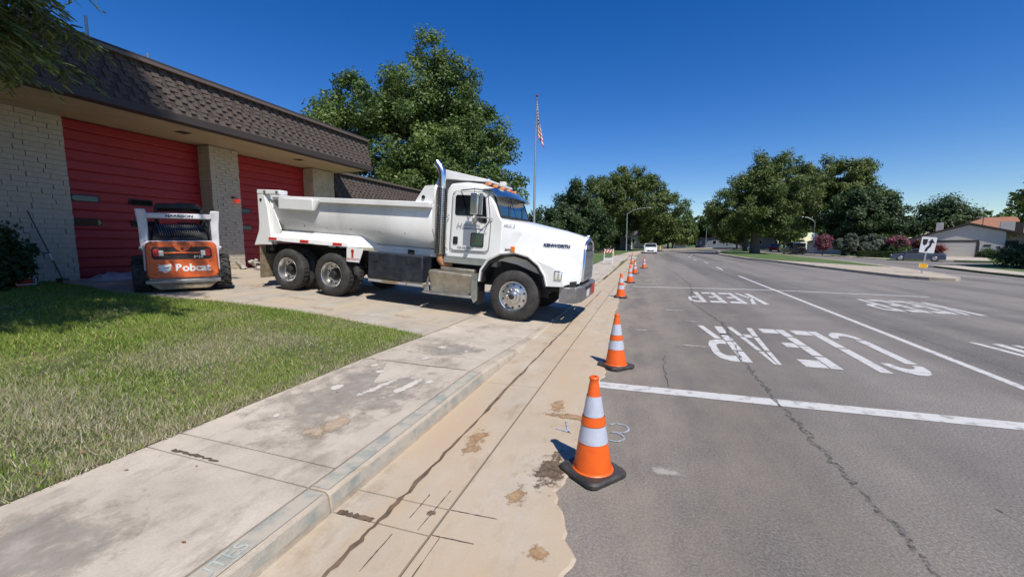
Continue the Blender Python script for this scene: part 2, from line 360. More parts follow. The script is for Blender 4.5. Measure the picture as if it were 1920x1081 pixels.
# ------------------------------------------------------------------ road markings, cracks
def strip_z(pts, dz=.004): return [(x, y, T(x, y) + dz) for x, y in pts]
def rb(name, pts, w, mat, dz=.004, parent=road, sub=6):
    P = []
    for i in range(len(pts) - 1):
        for k in range(sub): t = k / sub; P.append((pts[i][0] * (1 - t) + pts[i + 1][0] * t, pts[i][1] * (1 - t) + pts[i + 1][1] * t))
    P.append(pts[-1]); return MB().ribbon(strip_z(P, dz), w).build(name, mat, parent)
rb('stop_bar', [(-.85, 4.72), (1.2, 4.735), (3.25, 4.77), (7.5, 4.83)], .2, M['roadwhite'])
rb('stop_bar', [(-.5, 15.95), (8.4, 16.2)], .15, M['roadwhite'])
rb('lane_line', [(4.06, -6), (4.08, 6), (4.14, 11.4), (4.26, 22.5)], .11, M['roadwhite'])
for a, b in (((4.24, 27), (4.39, 30.4)), ((4.45, 34.8), (4.47, 37.5)), ((4.2, 40.5), (4.16, 43)), ((4.2, 48), (4.6, 51)), ((5, 56), (5.6, 59))):
    rb('lane_dash', [a, b], .11, M['roadwhite'])
rb('lane_line', [(16.3, 31.4), (17.2, 27)], .11, M['roadwhite'])
def arc(cx, cy, rx, ry, a0, a1, n=7): return [(cx + rx * math.cos(R(a0 + (a1 - a0) * k / n)), cy + ry * math.sin(R(a0 + (a1 - a0) * k / n))) for k in range(n + 1)]
def q(x0, x1, y0, y1): return [(x0, y0), (x1, y0), (x1, y1), (x0, y1)]
def band(outer, inner): return [[outer[i], outer[i + 1], inner[i + 1], inner[i]] for i in range(len(outer) - 1)]
E_ = [q(0, .31, 0, .235), q(0, .31, .26, .49), q(0, .31, .51, .74), q(0, .31, .765, 1), q(.35, .95, 0, .15), q(.35, .75, .44, .56), q(.35, .95, .85, 1)]
Pb = band([(.35, 1), (.6, 1), (.88, .95), (1, .85), (1, .62), (.88, .52), (.6, .47), (.35, .47)], [(.35, .88), (.58, .88), (.7, .86), (.76, .81), (.76, .66), (.7, .61), (.58, .59), (.35, .59)])
stem = [q(0, .31, 0, .31), q(0, .31, .265, .49), q(0, .31, .515, .74), q(0, .31, .765, 1)]
GL = {'E': E_, 'P': stem + Pb,
      'K': [q(0, .31, 0, .49), q(0, .31, .515, 1), [(.35, .5), (.46, .42), (1, 1), (.74, 1)], [(.36, .44), (.52, .56), (1, 0), (.76, 0)]],
      'L': [q(0, .31, 0, .49), q(0, .31, .515, 1), q(.35, .95, 0, .15)],
      'A': [[(0, 0), (.22, 0), (.33, .3), (.14, .3)], [(.15, .33), (.34, .33), (.45, .7), (.3, .7)], [(.31, .73), (.46, .73), (.5, 1), (.4, 1)],
            [(.78, 0), (1, 0), (.86, .3), (.67, .3)], [(.66, .33), (.85, .33), (.7, .7), (.55, .7)], [(.54, .73), (.69, .73), (.6, 1), (.52, 1)], q(.37, .63, .25, .35)],
      'R': stem + Pb + [[(.4, .44), (.64, .44), (1, 0), (.76, 0)]],
      'C': band(arc(.5, .8, .5, .2, 0, 175), arc(.5, .8, .26, .09, 0, 175)) + [q(0, .31, .22, .78)] + band(arc(.5, .2, .5, .2, 185, 360), arc(.5, .2, .26, .09, 185, 360))}
def word(s, xr, W, pitch, ybot, hh):
    for i, ch in enumerate(s):
        mb = MB()
        for poly in GL[ch]:
            pts = [(xr - i * pitch - a * W, ybot - b * hh) for a, b in poly]
            mb.add([(x, y, T(x, y) + .004) for x, y in pts], [tuple(range(len(pts)))])
        mb.build('road_letter', M['roadwhite'], road)
word('KEEP', 3.1, .42, .5, 14.75, 2.45); word('CLEAR', 3.5, .44, .52, 8.8, 2.55)
word('KEEP', 7.5, .42, .5, 14.6, 2.3); word('CLEAR', 7.75, .44, .55, 8.75, 2.55)
def crack(pts, w, mat, name='crack', parent=road, jit=.03, dz=.004, n=14):
    P = []
    for i in range(len(pts) - 1):
        for k in range(n):
            t = k / n; P.append((pts[i][0] * (1 - t) + pts[i + 1][0] * t + random.uniform(-jit, jit), pts[i][1] * (1 - t) + pts[i + 1][1] * t + random.uniform(-jit, jit)))
    P.append(pts[-1]); P = strip_z(P, dz)
    return MB().ribbon(P, [w * random.uniform(.35, 1.2) for _ in P]).build(name, mat, parent)
crack([(1.45, 2.2), (1.35, 4), (1.3, 6.2), (1.5, 9), (1.2, 12), (1.6, 17), (1.4, 25)], .06, M['softcrack'], jit=.025, n=30)
crack([(4.55, 3), (4.5, 6), (4.5, 12)], .03, M['softcrack'], jit=.03); crack([(4.3, 17), (4.35, 26), (4.3, 40)], .03, M['tar'])
crack([(2.0, .9), (1.7, 1.6), (1.45, 2.3)], .09, M['softcrack']); crack([(.25, 4.9), (.28, 6.3)], .008, M['tar']); crack([(2.5, 2), (2.1, 3.2)], .03, M['softcrack'])
def blob(name, cx, cy, rx, ry, mat, parent, dz=.006, n=26, rough=.35):
    rough = min(rough, .12); ph = [random.uniform(0, 6.28) for _ in range(4)]; pts = [(cx, cy, T(cx, cy) + dz)]
    for k in range(n):
        a = 2 * math.pi * k / n; r = 1 + rough * (.5 * math.sin(2 * a + ph[0]) + .35 * math.sin(5 * a + ph[1]) + .25 * math.sin(9 * a + ph[2]))
        x, y = cx + rx * r * math.cos(a), cy + ry * r * math.sin(a); pts.append((x, y, T(x, y) + dz))
    return MB().add(pts, [(0, 1 + k, 1 + (k + 1) % n) for k in range(n)]).build(name, mat, parent)
scf = stainmat('pale_scuff', (.36, .33, .28), (.3, .28, .25), .5, 5, .2)
for x, y, a, b in ((.6, 10.6, .5, .12), (.95, 9.2, .35, .1), (.7, 7.0, .45, .08), (1.8, 10.3, .5, .09), (-.05, 8.0, .4, .1), (.2, 3.0, .25, .12), (.0, 18.5, .9, .4), (.3, 16.9, .7, .3)): blob('scuff', x, y, a, b, scf, road, .005)
# ------------------------------------------------------------------ sidewalk, kerb, gutter, driveway
walk = sheet('sidewalk', [-3.45, -1.95], [-3, 0, 4.3, 5.45, 6.6, 13, 14.6, 19, 30, 50], M['joint'], -.022)
def slab(x0, x1, y0, y1, mat, parent, name='slab', g=.006, dz=0.0, th=.02, bow=0):
    y0 += g; y1 -= g; x0 += g; x1 -= g
    top = [(x, y, T(x, y) + dz) for x, y in ((x0, y0), (x1, y0), (x1, y1), (x0, y1))]
    bot = [(p[0], p[1], p[2] - th) for p in top]
    return MB().add(bot + top, [(3, 2, 1, 0), (4, 5, 6, 7), (0, 1, 5, 4), (1, 2, 6, 5), (2, 3, 7, 6), (3, 0, 4, 7)]).build(name, mat, parent)
sy = [-3, -1.3, .3, 1.87, 2.1, 4.3, 4.86, 6.6, 9.8, 13, 14.6, 16.4] + [16.4 + 1.6 * k for k in range(1, 21)]
for a, b in zip(sy, sy[1:]): slab(-3.44, -1.945, a, b, M['walk'], walk)
# raised crack filler and smears on the slabs
crack([(-3.2, 1.9), (-2.75, 1.9)], .03, M['joint'], 'crack', walk, .008); crack([(-3.3, 4.3), (-2.0, 4.32)], .012, M['joint'], 'crack', walk, .02)
smear = stainmat('plaster_smear', (.62, .58, .5), (.55, .5, .43), .48, 7, .1)
mudm = stainmat('mud_smear', (.36, .27, .18), (.45, .35, .25), .45, 6, .12)
darkm = stainmat('grime_film', (.29, .26, .22), (.36, .325, .275), .52, 3.5, .42)
blob('grime', -2.75, 3.35, .75, 1.3, darkm, walk, .003, rough=.1); blob('grime', -2.7, 5.2, .6, .6, darkm, walk, .003, rough=.1); blob('grime', -2.8, .9, .5, .6, darkm, walk, .003, rough=.1)
crack([(-2.75, 2.75), (-2.62, 3.4), (-2.5, 4.25)], .1, smear, 'smear', walk, .006); crack([(-2.45, 2.9), (-2.36, 3.5), (-2.25, 4.2)], .09, smear, 'smear', walk, .01)
blob('mud_patch', -2.4, 2.65, .14, .36, mudm, walk, .005); blob('mud_patch', -2.5, 2.45, .16, .14, mudm, walk, .0055)
for x, y, s in ((-3.0, 3.3, .05), (-2.9, 3.9, .04), (-3.1, 4.1, .035), (-2.7, 4.6, .05), (-2.8, 5.3, .06), (-2.4, 5.2, .03), (-3.0, 2.6, .03), (-2.2, 3.8, .05)):
    blob('plaster_drip', x, y, s * 1.8, s * 3, smear, walk, .0045)
kerb = empty('kerb'); kerb['kind'] = 'structure'
def kerbseg(y0, y1, mat, x0=None, x1=None, h=None, name='kerb_stone', ph=None):
    g = .005; rings = []
    for y in (y0 + g, y1 - g):
        xa = -1.94 if x0 is None else lerp(y, [y0, y1], x0)
        t = T(-1.9, y) if ph is None else ph
        t = max(t, .03)
        rings.append([(xa, y, -.05), (xa, y, t), (xa + .125, y, t + .0), (xa + .15, y, t - .025), (xa + .165, y, .005), (xa + .165, y, -.05)])
    return MB().loft(rings).build(name, mat, kerb, bevel=.006)
for a, b in ((-3, 1.87), (1.87, 4.33)):
    k = kerbseg(a, b, M['kerb'])
    MB().ribbon([(-1.87, a + .02, .1535), (-1.87, b - .02, .1535)], .12).build('kerb_paint', M['kerbpaint'], k)
    MB().add([(-1.7805, a + .02, .055), (-1.7805, b - .02, .055), (-1.7875, b - .02, .122), (-1.7875, a + .02, .122)], [(0, 1, 2, 3)]).build('kerb_paint', M['kerbpaint'], k)
for a, b in ((4.33, 4.9), (4.9, 5.7), (5.7, 6.6), (6.6, 9.8), (9.8, 13), (13, 13.8), (13.8, 14.6)): kerbseg(a, b, M['kerb'])
KC = [(14.6, -1.94), (19, -1.95), (25, -2.0), (35, -2.15), (44, -1.9), (51, -1.6), (60, -1.3), (66, -1.05)]
for (a, xa), (b, xb) in zip(KC, KC[1:]): kerbseg(a, b, M['kerb'], (xa, xb), ph=.15)
tm = text_mesh('MINUTES', .115, pm('stencil_paint', (.5, .52, .46), .8, c2=(.3, .34, .3), scale=12), .0005, .95)
o = link('kerb_lettering', tm, kerb, (-1.868, 1.17, .1565), (0, 0, R(90)))
gut = sheet('gutter', [-1.785, -1.11], [-3, 20, 50], M['joint'], .001)
gy = [-3, -.6, 1.88, 2.12, 4.36, 7.2, 10.2, 13.2, 16.2] + [16.2 + 3 * k for k in range(1, 12)]
for a, b in zip(gy, gy[1:]):
    slab(-1.785, -1.115, a, b, M['gutter'], gut, 'gutter_slab', .005, .018, .016)
def jag(y, s): return .014 * math.sin(y * 2.3 + s) + .012 * math.sin(y * 5.9 + 2 * s) + .012 * math.sin(y * 13.7 + s) + .012 * math.sin(y * 31 + 3 * s) + random.uniform(-.016, .016)
rw = [(lerp(y, [-3, 1.7, 1.95, 2.2, 2.4, 5, 9, 12.5, 40], [-.42, -.38, -.3, -.4, -.5, -.47, -.64, -.76, -.95]) + jag(y, 1.0), y) for y in np.arange(-3, 34, .06)]
MB().add([(-1.105, y, .0165) for x, y in rw] + [(max(x, -1.08), y, .0045) for x, y in rw] + [(max(x, -1.08) - .02, y, .0125) for x, y in rw],
         [(i, i + 2 * len(rw), i + 1 + 2 * len(rw), i + 1) for i in range(len(rw) - 1)] + [(i + 2 * len(rw), i + len(rw), i + 1 + len(rw), i + 1 + 2 * len(rw)) for i in range(len(rw) - 1)]).build('gutter_apron', M['gutter'], gut)
crack([(-1.45, .9), (-1.46, 1.6), (-1.45, 2.2), (-1.455, 3.7), (-1.45, 7)], .032, M['dirtcrack'], 'dirt_crack', gut, .012, .021)
crack([(-1.45, 7), (-1.45, 14)], .03, M['joint'], 'dirt_crack', gut, .012, .021)
crack([(-1.75, 1.9), (-1.5, 1.89)], .04, M['dirtcrack'], 'dirt_crack', gut, .006, .021)
for p in ([(-1.32, 1.55), (-1.32, 1.83)], [(-1.2, 1.9), (-1.19, 2.3)], [(-1.3, 1.98), (-1.3, 2.22)], [(-1.1, 2.12), (-.8, 2.13)], [(-1.1, 1.89), (-.85, 1.9)], [(-1.05, 1.4), (-1.05, 1.88)]):
    crack(p, .007, M['joint'], 'saw_cut', gut, .001, .021)
blob('oil_stain', -.62, 2.75, .17, .4, M['oil'], gut, .0185, rough=.2); blob('oil_stain', -.5, 1.42, .3, .22, M['oil'], gut, .0185, rough=.6)
blob('oil_stain', -1.2, 2.06, .045, .05, M['oil'], gut, .0217)
for x, y, a, b in ((-.7, 1.6, .06, .05), (-.75, 2.4, .05, .1), (-.6, 3.7, .2, .05), (-.8, 3.9, .08, .1), (-.5, 1.95, .05, .04), (-1.3, 3.0, .06, .2)):
    blob('rust_stain', x, y, a * 2.2, b * 2.2, M['stain'], gut, .0185 if x > -1.1 else .0215, rough=.7)
# sprayed survey marks on the asphalt
rb('spray_mark', [(-.6, 3.38), (-.66, 3.58)], .02, M['spray'], .02); rb('spray_mark', [(-.72, 3.42), (-.58, 3.38)], .02, M['spray'], .02)
MB().ribbon([(*p, .006) for p in arc(-.2, 3.62, .09, .09, -120, 150, 14)], .018).build('spray_mark', M['spray'], road)
MB().ribbon([(*p, .006) for p in arc(-.22, 3.44, .08, .08, -120, 120, 12)], .018).build('spray_mark', M['spray'], road)
chalk = [(-2.95, 2.45), (-2.85, 2.42), (-2.8, 2.5), (-2.88, 2.56), (-2.97, 2.52)]
MB().ribbon(strip_z(chalk, .004), .015).build('chalk_mark', smear, walk)
# driveway
drive = sheet('driveway', [-14.7, -8.56, -3.45], [5.6, 6.6, 13, 14.6, 16.6], M['joint'], -.03)
for a, b in ((-14.69, -11.6), (-11.6, -8.56), (-8.56, -6.0), (-6.0, -3.46)):
    for c, d in ((5.7, 6.6), (6.6, 9.8), (9.8, 13), (13, 14.6), (14.6, 16.5)):
        slab(a, b, c, d, M['drive'], drive, 'driveway_slab', .005)
for x, y, a, b in ((-6.3, 6.7, .5, .12), (-7.5, 7.3, .6, .1), (-4.6, 7.0, .4, .15), (-9.8, 8.2, .7, .25)):
    blob('tyre_dust', x, y, a, b, mudm, drive, .004, rough=.6)
# storm drain inlet beyond the driveway
inl = empty('storm_drain', (-1.86, 18.9, 0)); tag(inl, 'low kerbside storm drain opening with concrete lip past the dump truck', 'storm drain')
B(-.02, .085, -1.0, 1.0, .03, .115).build('opening', M['black'], inl); B(-.1, .1, -1.25, 1.25, .118, .165).build('lintel', M['kerb'], inl, bevel=.02)
for s in (-1.1, 1.1): B(-.02, .09, s - .1, s + .1, .0, .117).build('jamb', M['kerb'], inl)
# ------------------------------------------------------------------ front lawn
LE = [(-3.45, 5.78), (-4.1, 5.93), (-5.3, 6.1), (-7.2, 6.14), (-9.3, 5.9), (-11, 5.8), (-13.9, 6.2), (-14.6, 6.2)]
def lawn_top(x): return lerp(-x, [-p[0] for p in LE], [p[1] for p in LE])
xs = [-3.425, -4.1, -5.3, -6.3, -7.2, -8.56, -9.3, -11, -12.5, -13.9, -14.6]; ys = [-3, 0, 2, 4.3, 5.45, 99]
v = []; n = len(xs)
for y in ys:
    for x in xs: yy = min(y, lawn_top(x)); v.append((x, yy, T(x, yy) + .006))
lawn = MB().add(v, [(j * n + i, j * n + i + 1, (j + 1) * n + i + 1, (j + 1) * n + i) for j in range(len(ys) - 1) for i in range(n - 1)]).build('lawn', M['soil'])
lawn['kind'] = 'structure'
def blades(regions, mat=None, fn=None):
    Vs = []
    for x0, x1, y0, y1, n, h, w in regions:
        x = rng.uniform(x0, x1, n); y = rng.uniform(y0, y1, n)
        top = np.interp(-x, [-p[0] for p in LE], [p[1] for p in LE]) + rng.normal(0, .03, n); edge = -3.425 + rng.normal(0, .022, n) + .03 * np.sin(y * 5) * np.sin(y * 1.7)
        patch = np.sin(x * 2.1 + 1.3 * np.sin(y * 1.7)) * np.sin(y * 2.6 + x * .8)
        ok = (y < top) & (x < edge) & (rng.uniform(0, 1, n) < (.75 + .35 * patch if fn is None else fn(x, y))); x = x[ok]; y = y[ok]; k = len(x)
        z = np.array([T(a, b) for a, b in zip(x, y)]) + .008
        a = rng.uniform(0, 6.283, k); hh = h * rng.uniform(.45, 1.25, k) * (1 + .25 * patch[ok]); ww = w * rng.uniform(.6, 1.3, k); ln = hh * rng.uniform(.2, 1.1, k); b = rng.uniform(0, 6.283, k)
        P = np.empty((k, 3, 3)); dx, dy = np.cos(a) * ww, np.sin(a) * ww
        P[:, 0] = np.stack([x - dx, y - dy, z], 1); P[:, 1] = np.stack([x + dx, y + dy, z], 1); P[:, 2] = np.stack([x + np.cos(b) * ln, y + np.sin(b) * ln, z + hh], 1)
        Vs.append(P.reshape(-1, 3))
    V = np.concatenate(Vs); return npmesh('grass', V, np.arange(len(V)).reshape(-1, 3), mat or M['grass'])
gr = link('grass', blades([(-6.2, -3.4, .3, 6.2, 90000, .045, .0035), (-9.5, -6.2, .8, 6.2, 60000, .05, .005), (-14.5, -9.5, 2.5, 6.3, 45000, .055, .007)]))
tag(gr, 'patchy mown green and straw coloured lawn grass beside sidewalk', 'grass', kind='stuff')
dg = link('dry_grass', blades([(-6.2, -3.4, .3, 6.2, 150000, .052, .0038)], M['drygrass'], lambda x, y: .03 + .75 * np.exp(-((x + 3.42) / .12) ** 2) + 1.0 * np.exp(-((x + 4.7) / 1.1) ** 2 - ((y - 1.85) / .42) ** 2) + .6 * np.exp(-((x + 5.0) / .5) ** 2 - ((y - 4.4) / .4) ** 2) + .5 * np.exp(-((x + 5.2) / .6) ** 2 - ((y - 3.4) / .5) ** 2)))
tag(dg, 'straw coloured dry grass along the lawn edge and worn patches', 'dry grass', kind='stuff')
# fallen leaves on the lawn and walk
lm = pm('dead_leaf', (.3, .12, .05), .8, c2=(.38, .22, .1), scale=20)
P = []
for k in range(70):
    x, y = random.uniform(-8, -3.5), random.uniform(1.2, 5.8)
    x, y = (random.uniform(-3.3, -2), random.uniform(1.1, 4)) if k > 64 else (x, y)
    z = T(x, y) + (.045 if x < -3.45 else .006); a = random.uniform(0, 6.28); s = random.uniform(.012, .026) if x < -3.45 else random.uniform(.008, .018)
    c, d = math.cos(a) * s, math.sin(a) * s; t = random.uniform(0, .02)
    P.append([(x + c, y + d, z), (x - d * .5, y + c * .5, z + t), (x - c, y - d, z + .004), (x + d * .5, y - c * .5, z + t * .6)])
mb = MB()
for q4 in P: mb.add(q4, [(0, 1, 2, 3)])
tag(mb.build('fallen_leaves', lm), 'scattered brown fallen leaves on lawn and walk', 'leaves', kind='stuff')
# ------------------------------------------------------------------ far verge (left), median, right verges
def plateau(name, poly, z, mat, inset=None, kerbmat=None, kind='structure', th=.25, flat=None):
    n = len(poly); mb = MB()
    zz = [(T(max(x, -1.7), y) if x > -1.8 else 0) + z for x, y in poly]
    if flat is not None: zz = [flat] * n; th = .5
    mb.add([(x, y, zz[i] - th) for i, (x, y) in enumerate(poly)] + [(x, y, zz[i]) for i, (x, y) in enumerate(poly)],
           [(i, (i + 1) % n, n + (i + 1) % n, n + i) for i in range(n)] + [tuple(range(n, 2 * n))])
    o = mb.build(name, mat)
    if kind: o['kind'] = kind
    return o
KL = [(-2.0, 50), (-1.6, 51), (-1.3, 60), (-1.05, 66), (.4, 76), (2.4, 83.5), (5, 96.6), (10.7, 111), (16.7, 119.7), (30, 127), (60, 134), (120, 140)]
plateau('verge', KL + [(120, 420), (-200, 420), (-200, 50)], .12, M['turf'])
mb = MB(); mb.ribbon([(x - .07, y, .155) for x, y in KL], .15)
o = mb.build('kerb', M['kerb']); o['kind'] = 'structure'; sd = o.modifiers.new('s', 'SOLIDIFY'); sd.thickness = .2; sd.offset = -1
mb = MB(); mb.ribbon([(x - .95, y, .135) for x, y in KL], 1.5)
o = mb.build('sidewalk', M['walk']); o['kind'] = 'structure'
sheet('lawn', [-60, -25, -14.7, -8.56, -3.46], [16.6, 19, 30, 50], M['turf'], .01)
MED = [(13.4, 24.1), (12.6, 24.4), (12.0, 25.4), (11.6, 28.5), (11.3, 32), (10.4, 42.7), (9.5, 47), (9.2, 61), (9.8, 70), (11.3, 78.5), (13.5, 90), (17, 100), (22, 108), (24, 106), (21, 92), (19.2, 78), (18.2, 60), (17.5, 44.5), (16.4, 34.7), (15.4, 29.5), (14.3, 25.4)]
md = plateau('median', MED, .14, M['kerb'])
c0 = (14, 50)
inner = []
for x, y in MED:
    if y < 34: continue
    cx = lerp(y, [25, 35, 45, 60, 78, 100], [13.3, 13.8, 13.5, 13.7, 15.2, 20]); d = abs(x - cx); inner.append((cx + (x - cx) * max(0, (d - .55)) / max(d, .01), y))
mb = MB(); mb.add([(x, y, T(x, y) + .155) for x, y in inner], [tuple(range(len(inner)))]); mb.build('median_turf', M['turf'], md)
KR = [(25.6, 58.2), (25.1, 64), (24.8, 72.5), (24.2, 80.6), (24.5, 90), (27, 105), (36, 118), (60, 124)]
plateau('verge', KR + [(200, 124), (200, 66), (70, 60), (33.2, 55.0), (28.8, 57.4)], .1, M['turf'], flat=-.36)
o = MB().ribbon([(x + .8, y, -.352) for x, y in KR[:-1]], 1.5).build('sidewalk', M['walk']); o['kind'] = 'structure'
o = plateau('driveway', [(28.9, 57.3), (33.2, 55.05), (39.9, 67.0), (35.6, 69.3)], .112, M['walk'], flat=-.35)
SV = [(21, 40.1), (20.1, 36.4), (19.5, 33), (19, 29), (18.5, 20), (18.3, -20), (120, -20), (120, 52), (70, 56), (30.7, 49), (22.4, 42.8)]
plateau('verge', SV, .12, M['turf'])
o = MB().ribbon([(21.9, 41.3, T(21, 40) + .13), (21.0, 36.2, T(20, 36) + .13), (20.4, 32.8, T(20, 33) + .13), (19.9, 28.5, T(19, 29) + .13), (19.4, 10, T(19, 10) + .13)], 1.7).build('sidewalk', M['walk']); o['kind'] = 'structure'
# ------------------------------------------------------------------ fire station
FX = -14.7
bs = empty('fire_station', (-15, 11, .7)); tag(bs, 'fire station with two red bay doors, tan block piers and brown shingle mansard', 'building')
def W2L(p): return (p[0] + 15, p[1] - 11, p[2] - .7)
class SB(MB):
    def add(s, vs, fs): return MB.add(s, [W2L(p) for p in vs], fs)
def SBx(x0, x1, y0, y1, z0, z1): return SB().box(x0, x1, y0, y1, z0, z1)
SBx(-30, -15.0, -8, 17.2, .5, 5.6).build('wall', M['stucco'], bs)
SBx(-30, -12.75, -8, 16.7, 6.15, 6.3).build('roof_deck', M['trim'], bs)
SBx(-15.2, -12.55, -8, 16.75, 5.02, 5.14).build('soffit', M['soffit'], bs)
for y in (9.2, 13.6): SBx(-13.75, -13.45, y - .15, y + .15, 5.008, 5.03).build('soffit_vent', M['trim'], bs)
# block piers, coursed one by one
def pier(x0, x1, y0, y1, z0, z1, ch, bl, single=True, jx=.02):
    core = SBx(x0 + .03, x1 - .03, y0 + .03, y1 - .03, z0, z1).build('pier', M['mortar'], bs)
    rows = int((z1 - z0) / ch); allmb = SB(); shared = {}
    for r in range(rows):
        y = y0; off = (r % 2) * bl * .5; first = True; za = z0 + r * ch; zb = za + ch - .008
        while y < y1 - .02:
            ln = (bl - off if first and off else bl) * random.uniform(.85, 1.15); first = False
            ye = min(y + ln, y1)
            if y1 - ye < .09: ye = y1
            xx = x1 + random.uniform(-.012, .014)
            if single:
                L, H2 = round(ye - y - .012, 2), round(zb - za, 3); key = (L, H2)
                if key not in shared: shared[key] = B(0, x1 - x0, 0, L, 0, H2).mesh('brick', M['brick'])
                o = link('brick', shared[key], core); p = W2L((x0 + (xx - x1), y, za)); o.location = p
            else: allmb.box(x0 + (xx - x1), xx, y, ye - .012, za, zb)
            y = ye
    if not single:
        o = allmb.build('bricks', M['brick'], core); o['kind'] = 'stuff'
    return core
pier(-15.0, -14.45, 4.6, 6.82, .66, 5.02, .125, .42)
pier(-15.0, -14.35, 10.5, 11.55, .66, 5.02, .105, .36)
pier(-15.0, -14.35, 15.1, 16.4, .66, 5.02, .105, .36, False)
SBx(-14.9, -14.6, -8, 4.6, .5, 5.02).build('wall', M['stucco'], bs)
# bay doors: ribbed sections with windows
def baydoor(y0, y1, zb, zt):
    d = SBx(-14.98, -14.93, y0, y1, zb, zt).build('bay_door', M['reddoor'], bs)
    n = 8; h = (zt - zb) / n
    for k in range(n):
        mb = SB(); a = zb + k * h + .012; b = zb + (k + 1) * h - .012; st = (b - a) / 2
        for j in range(2):
            z0 = a + j * st; x = -14.9
            mb.add([(-14.93, y0, z0), (x - .012, y0, z0 + .01), (x, y0, z0 + .035), (x, y0, z0 + st - .03), (x - .012, y0, z0 + st - .006), (-14.93, y0, z0 + st),
                    (-14.93, y1, z0), (x - .012, y1, z0 + .01), (x, y1, z0 + .035), (x, y1, z0 + st - .03), (x - .012, y1, z0 + st - .006), (-14.93, y1, z0 + st)],
                   [(i, i + 1, i + 7, i + 6) for i in range(5)] + [(0, 6, 11, 5)])
        mb.build('door_section', M['reddoor'], d)
    w = (y1 - y0)
    for zc in (zb + 1.55, zb + 2.2):
        for f in (.135, .5, .86):
            yc = y0 + w * f; poly = []
            for (cx, cz, a0) in ((.26, .045, 0), (-.26, .045, 90), (-.26, -.045, 180), (.26, -.045, 270)): poly += [(yc + cx + .05 * math.cos(R(a0 + t)), zc + cz + .05 * math.sin(R(a0 + t))) for t in (0, 30, 60, 90)]
            pw = SB().prism(poly, 'x', -14.9, -14.868).build('window_frame', M['black'], d)
            pi = [(yc + (p[0] - yc) * .9, zc + (p[1] - zc) * .74) for p in poly]
            SB().prism(pi, 'x', -14.87, -14.864).build('pane', M['glass'], d)
baydoor(6.82, 10.5, .7, 5.0); baydoor(11.55, 15.1, .7, 5.0)
# mansard: underlay, individual shingles, drip edge and cap
def mansard(x0, x1t, y0, y1, z0, z1, rows, wid, single, name):
    base = SB().loft([[(x0, y, z0), (x1t, y, z1), (x1t - .35, y, z1), (x0 - .3, y, z0)] for y in (y0, y1)]).build(name, M['shinglebase'], bs)
    ex = (z1 - z0) / rows; allmb = SB(); sh = {}
    for r in range(rows):
        y = y0 + random.uniform(0, wid) - wid
        zlo = z0 + r * ex
        while y < y1 - .02:
            ln = wid * random.uniform(.42, .62); a, b = max(y, y0), min(y + ln, y1)
            if b - a > .05:
                t = (zlo - z0) / (z1 - z0); xl = x0 + (x1t - x0) * t
                if single:
                    L = round(b - a, 2)
                    if L not in sh:
                        dxt = (x1t - x0) * ex * 1.25 / (z1 - z0)
                        sh[L] = MB().loft([[(.004, yy, 0), (.038, yy, -.004), (.012 + dxt, yy, ex * 1.25), (dxt - .002, yy, ex * 1.25)] for yy in (0, L)]).mesh('shingle', M['shingle'])
                    o = link('shingle', sh[L], base); o.location = W2L((xl, a, zlo))
                else:
                    dxt = (x1t - x0) * ex * 1.25 / (z1 - z0)
                    allmb.loft([[(xl + .004, yy, zlo), (xl + .038, yy, zlo - .004), (xl + .012 + dxt, yy, zlo + ex * 1.25), (xl + dxt, yy, zlo + ex * 1.25)] for yy in (a, b)])
            y += wid * random.uniform(.92, 1.08)
    if not single: o = allmb.build('shingles', M['shingle'], base); o['kind'] = 'stuff'
    return base
mansard(-12.45, -12.72, 5.2, 16.75, 5.2, 6.32, 9, .33, True, 'mansard')
mansard(-12.45, -12.72, -8, 5.2, 5.2, 6.32, 9, .33, False, 'mansard')
SBx(-12.75, -12.41, -8, 16.78, 5.0, 5.19).build('fascia_board', M['trim'], bs)
SBx(-13.3, -12.58, -8, 16.8, 6.34, 6.42).build('cap_flashing', M['cap'], bs); SBx(-13.3, -12.64, -8, 16.77, 6.42, 6.5).build('cap_flashing', M['trim'], bs)
# end return of the mansard
SB().loft([[(x, 16.751, 5.0), (x, 16.79, 5.2), (x, 16.76, 6.33)] for x in (-30, -12.6)]).build('end_gable', M['shinglebase'], bs)
# lower wing
SBx(-30, -15.3, 16.9, 25.6, .3, 4.9).build('wing_wall', M['brick'], bs)
mansard(-14.55, -14.95, 16.9, 25.4, 3.55, 5.1, 11, .33, False, 'wing_mansard')
SBx(-15.6, -14.8, 16.9, 25.5, 5.12, 5.24).build('wing_cap', M['cap'], bs); SBx(-15.6, -14.45, 16.9, 25.45, 3.38, 3.54).build('wing_fascia', M['trim'], bs)
SBx(-14.86, -14.78, 16.42, 16.5, .6, 5.0).build('corner_trim', M['stucco'], bs)
for y, h in ((7.0, .75), (8.3, .4)): SB().tube([(-13.4, y, 6.4), (-13.4, y, 6.5 + h)], .035, 8).build('vent_pipe', M['galv'], bs)
lt = empty('alarm_light', (-14.33, 11.28, 3.18)); tag(lt, 'small red warning lamp on bracket between the red bay doors', 'lamp')
B(0, .1, -.12, -.06, .08, .14).build('bracket', M['black'], lt, bevel=.01); MB().tube([(.05, -.09, .1), (.09, -.02, .1), (.1, .02, .06)], .012, 6).build('arm', M['black'], lt)
B(.05, .16, -.03, .09, -.06, .06).build('lens', pm('lit_red_lens', (.6, .02, .01), .3, emit=((1, .04, .02), .6)), lt, bevel=.015)
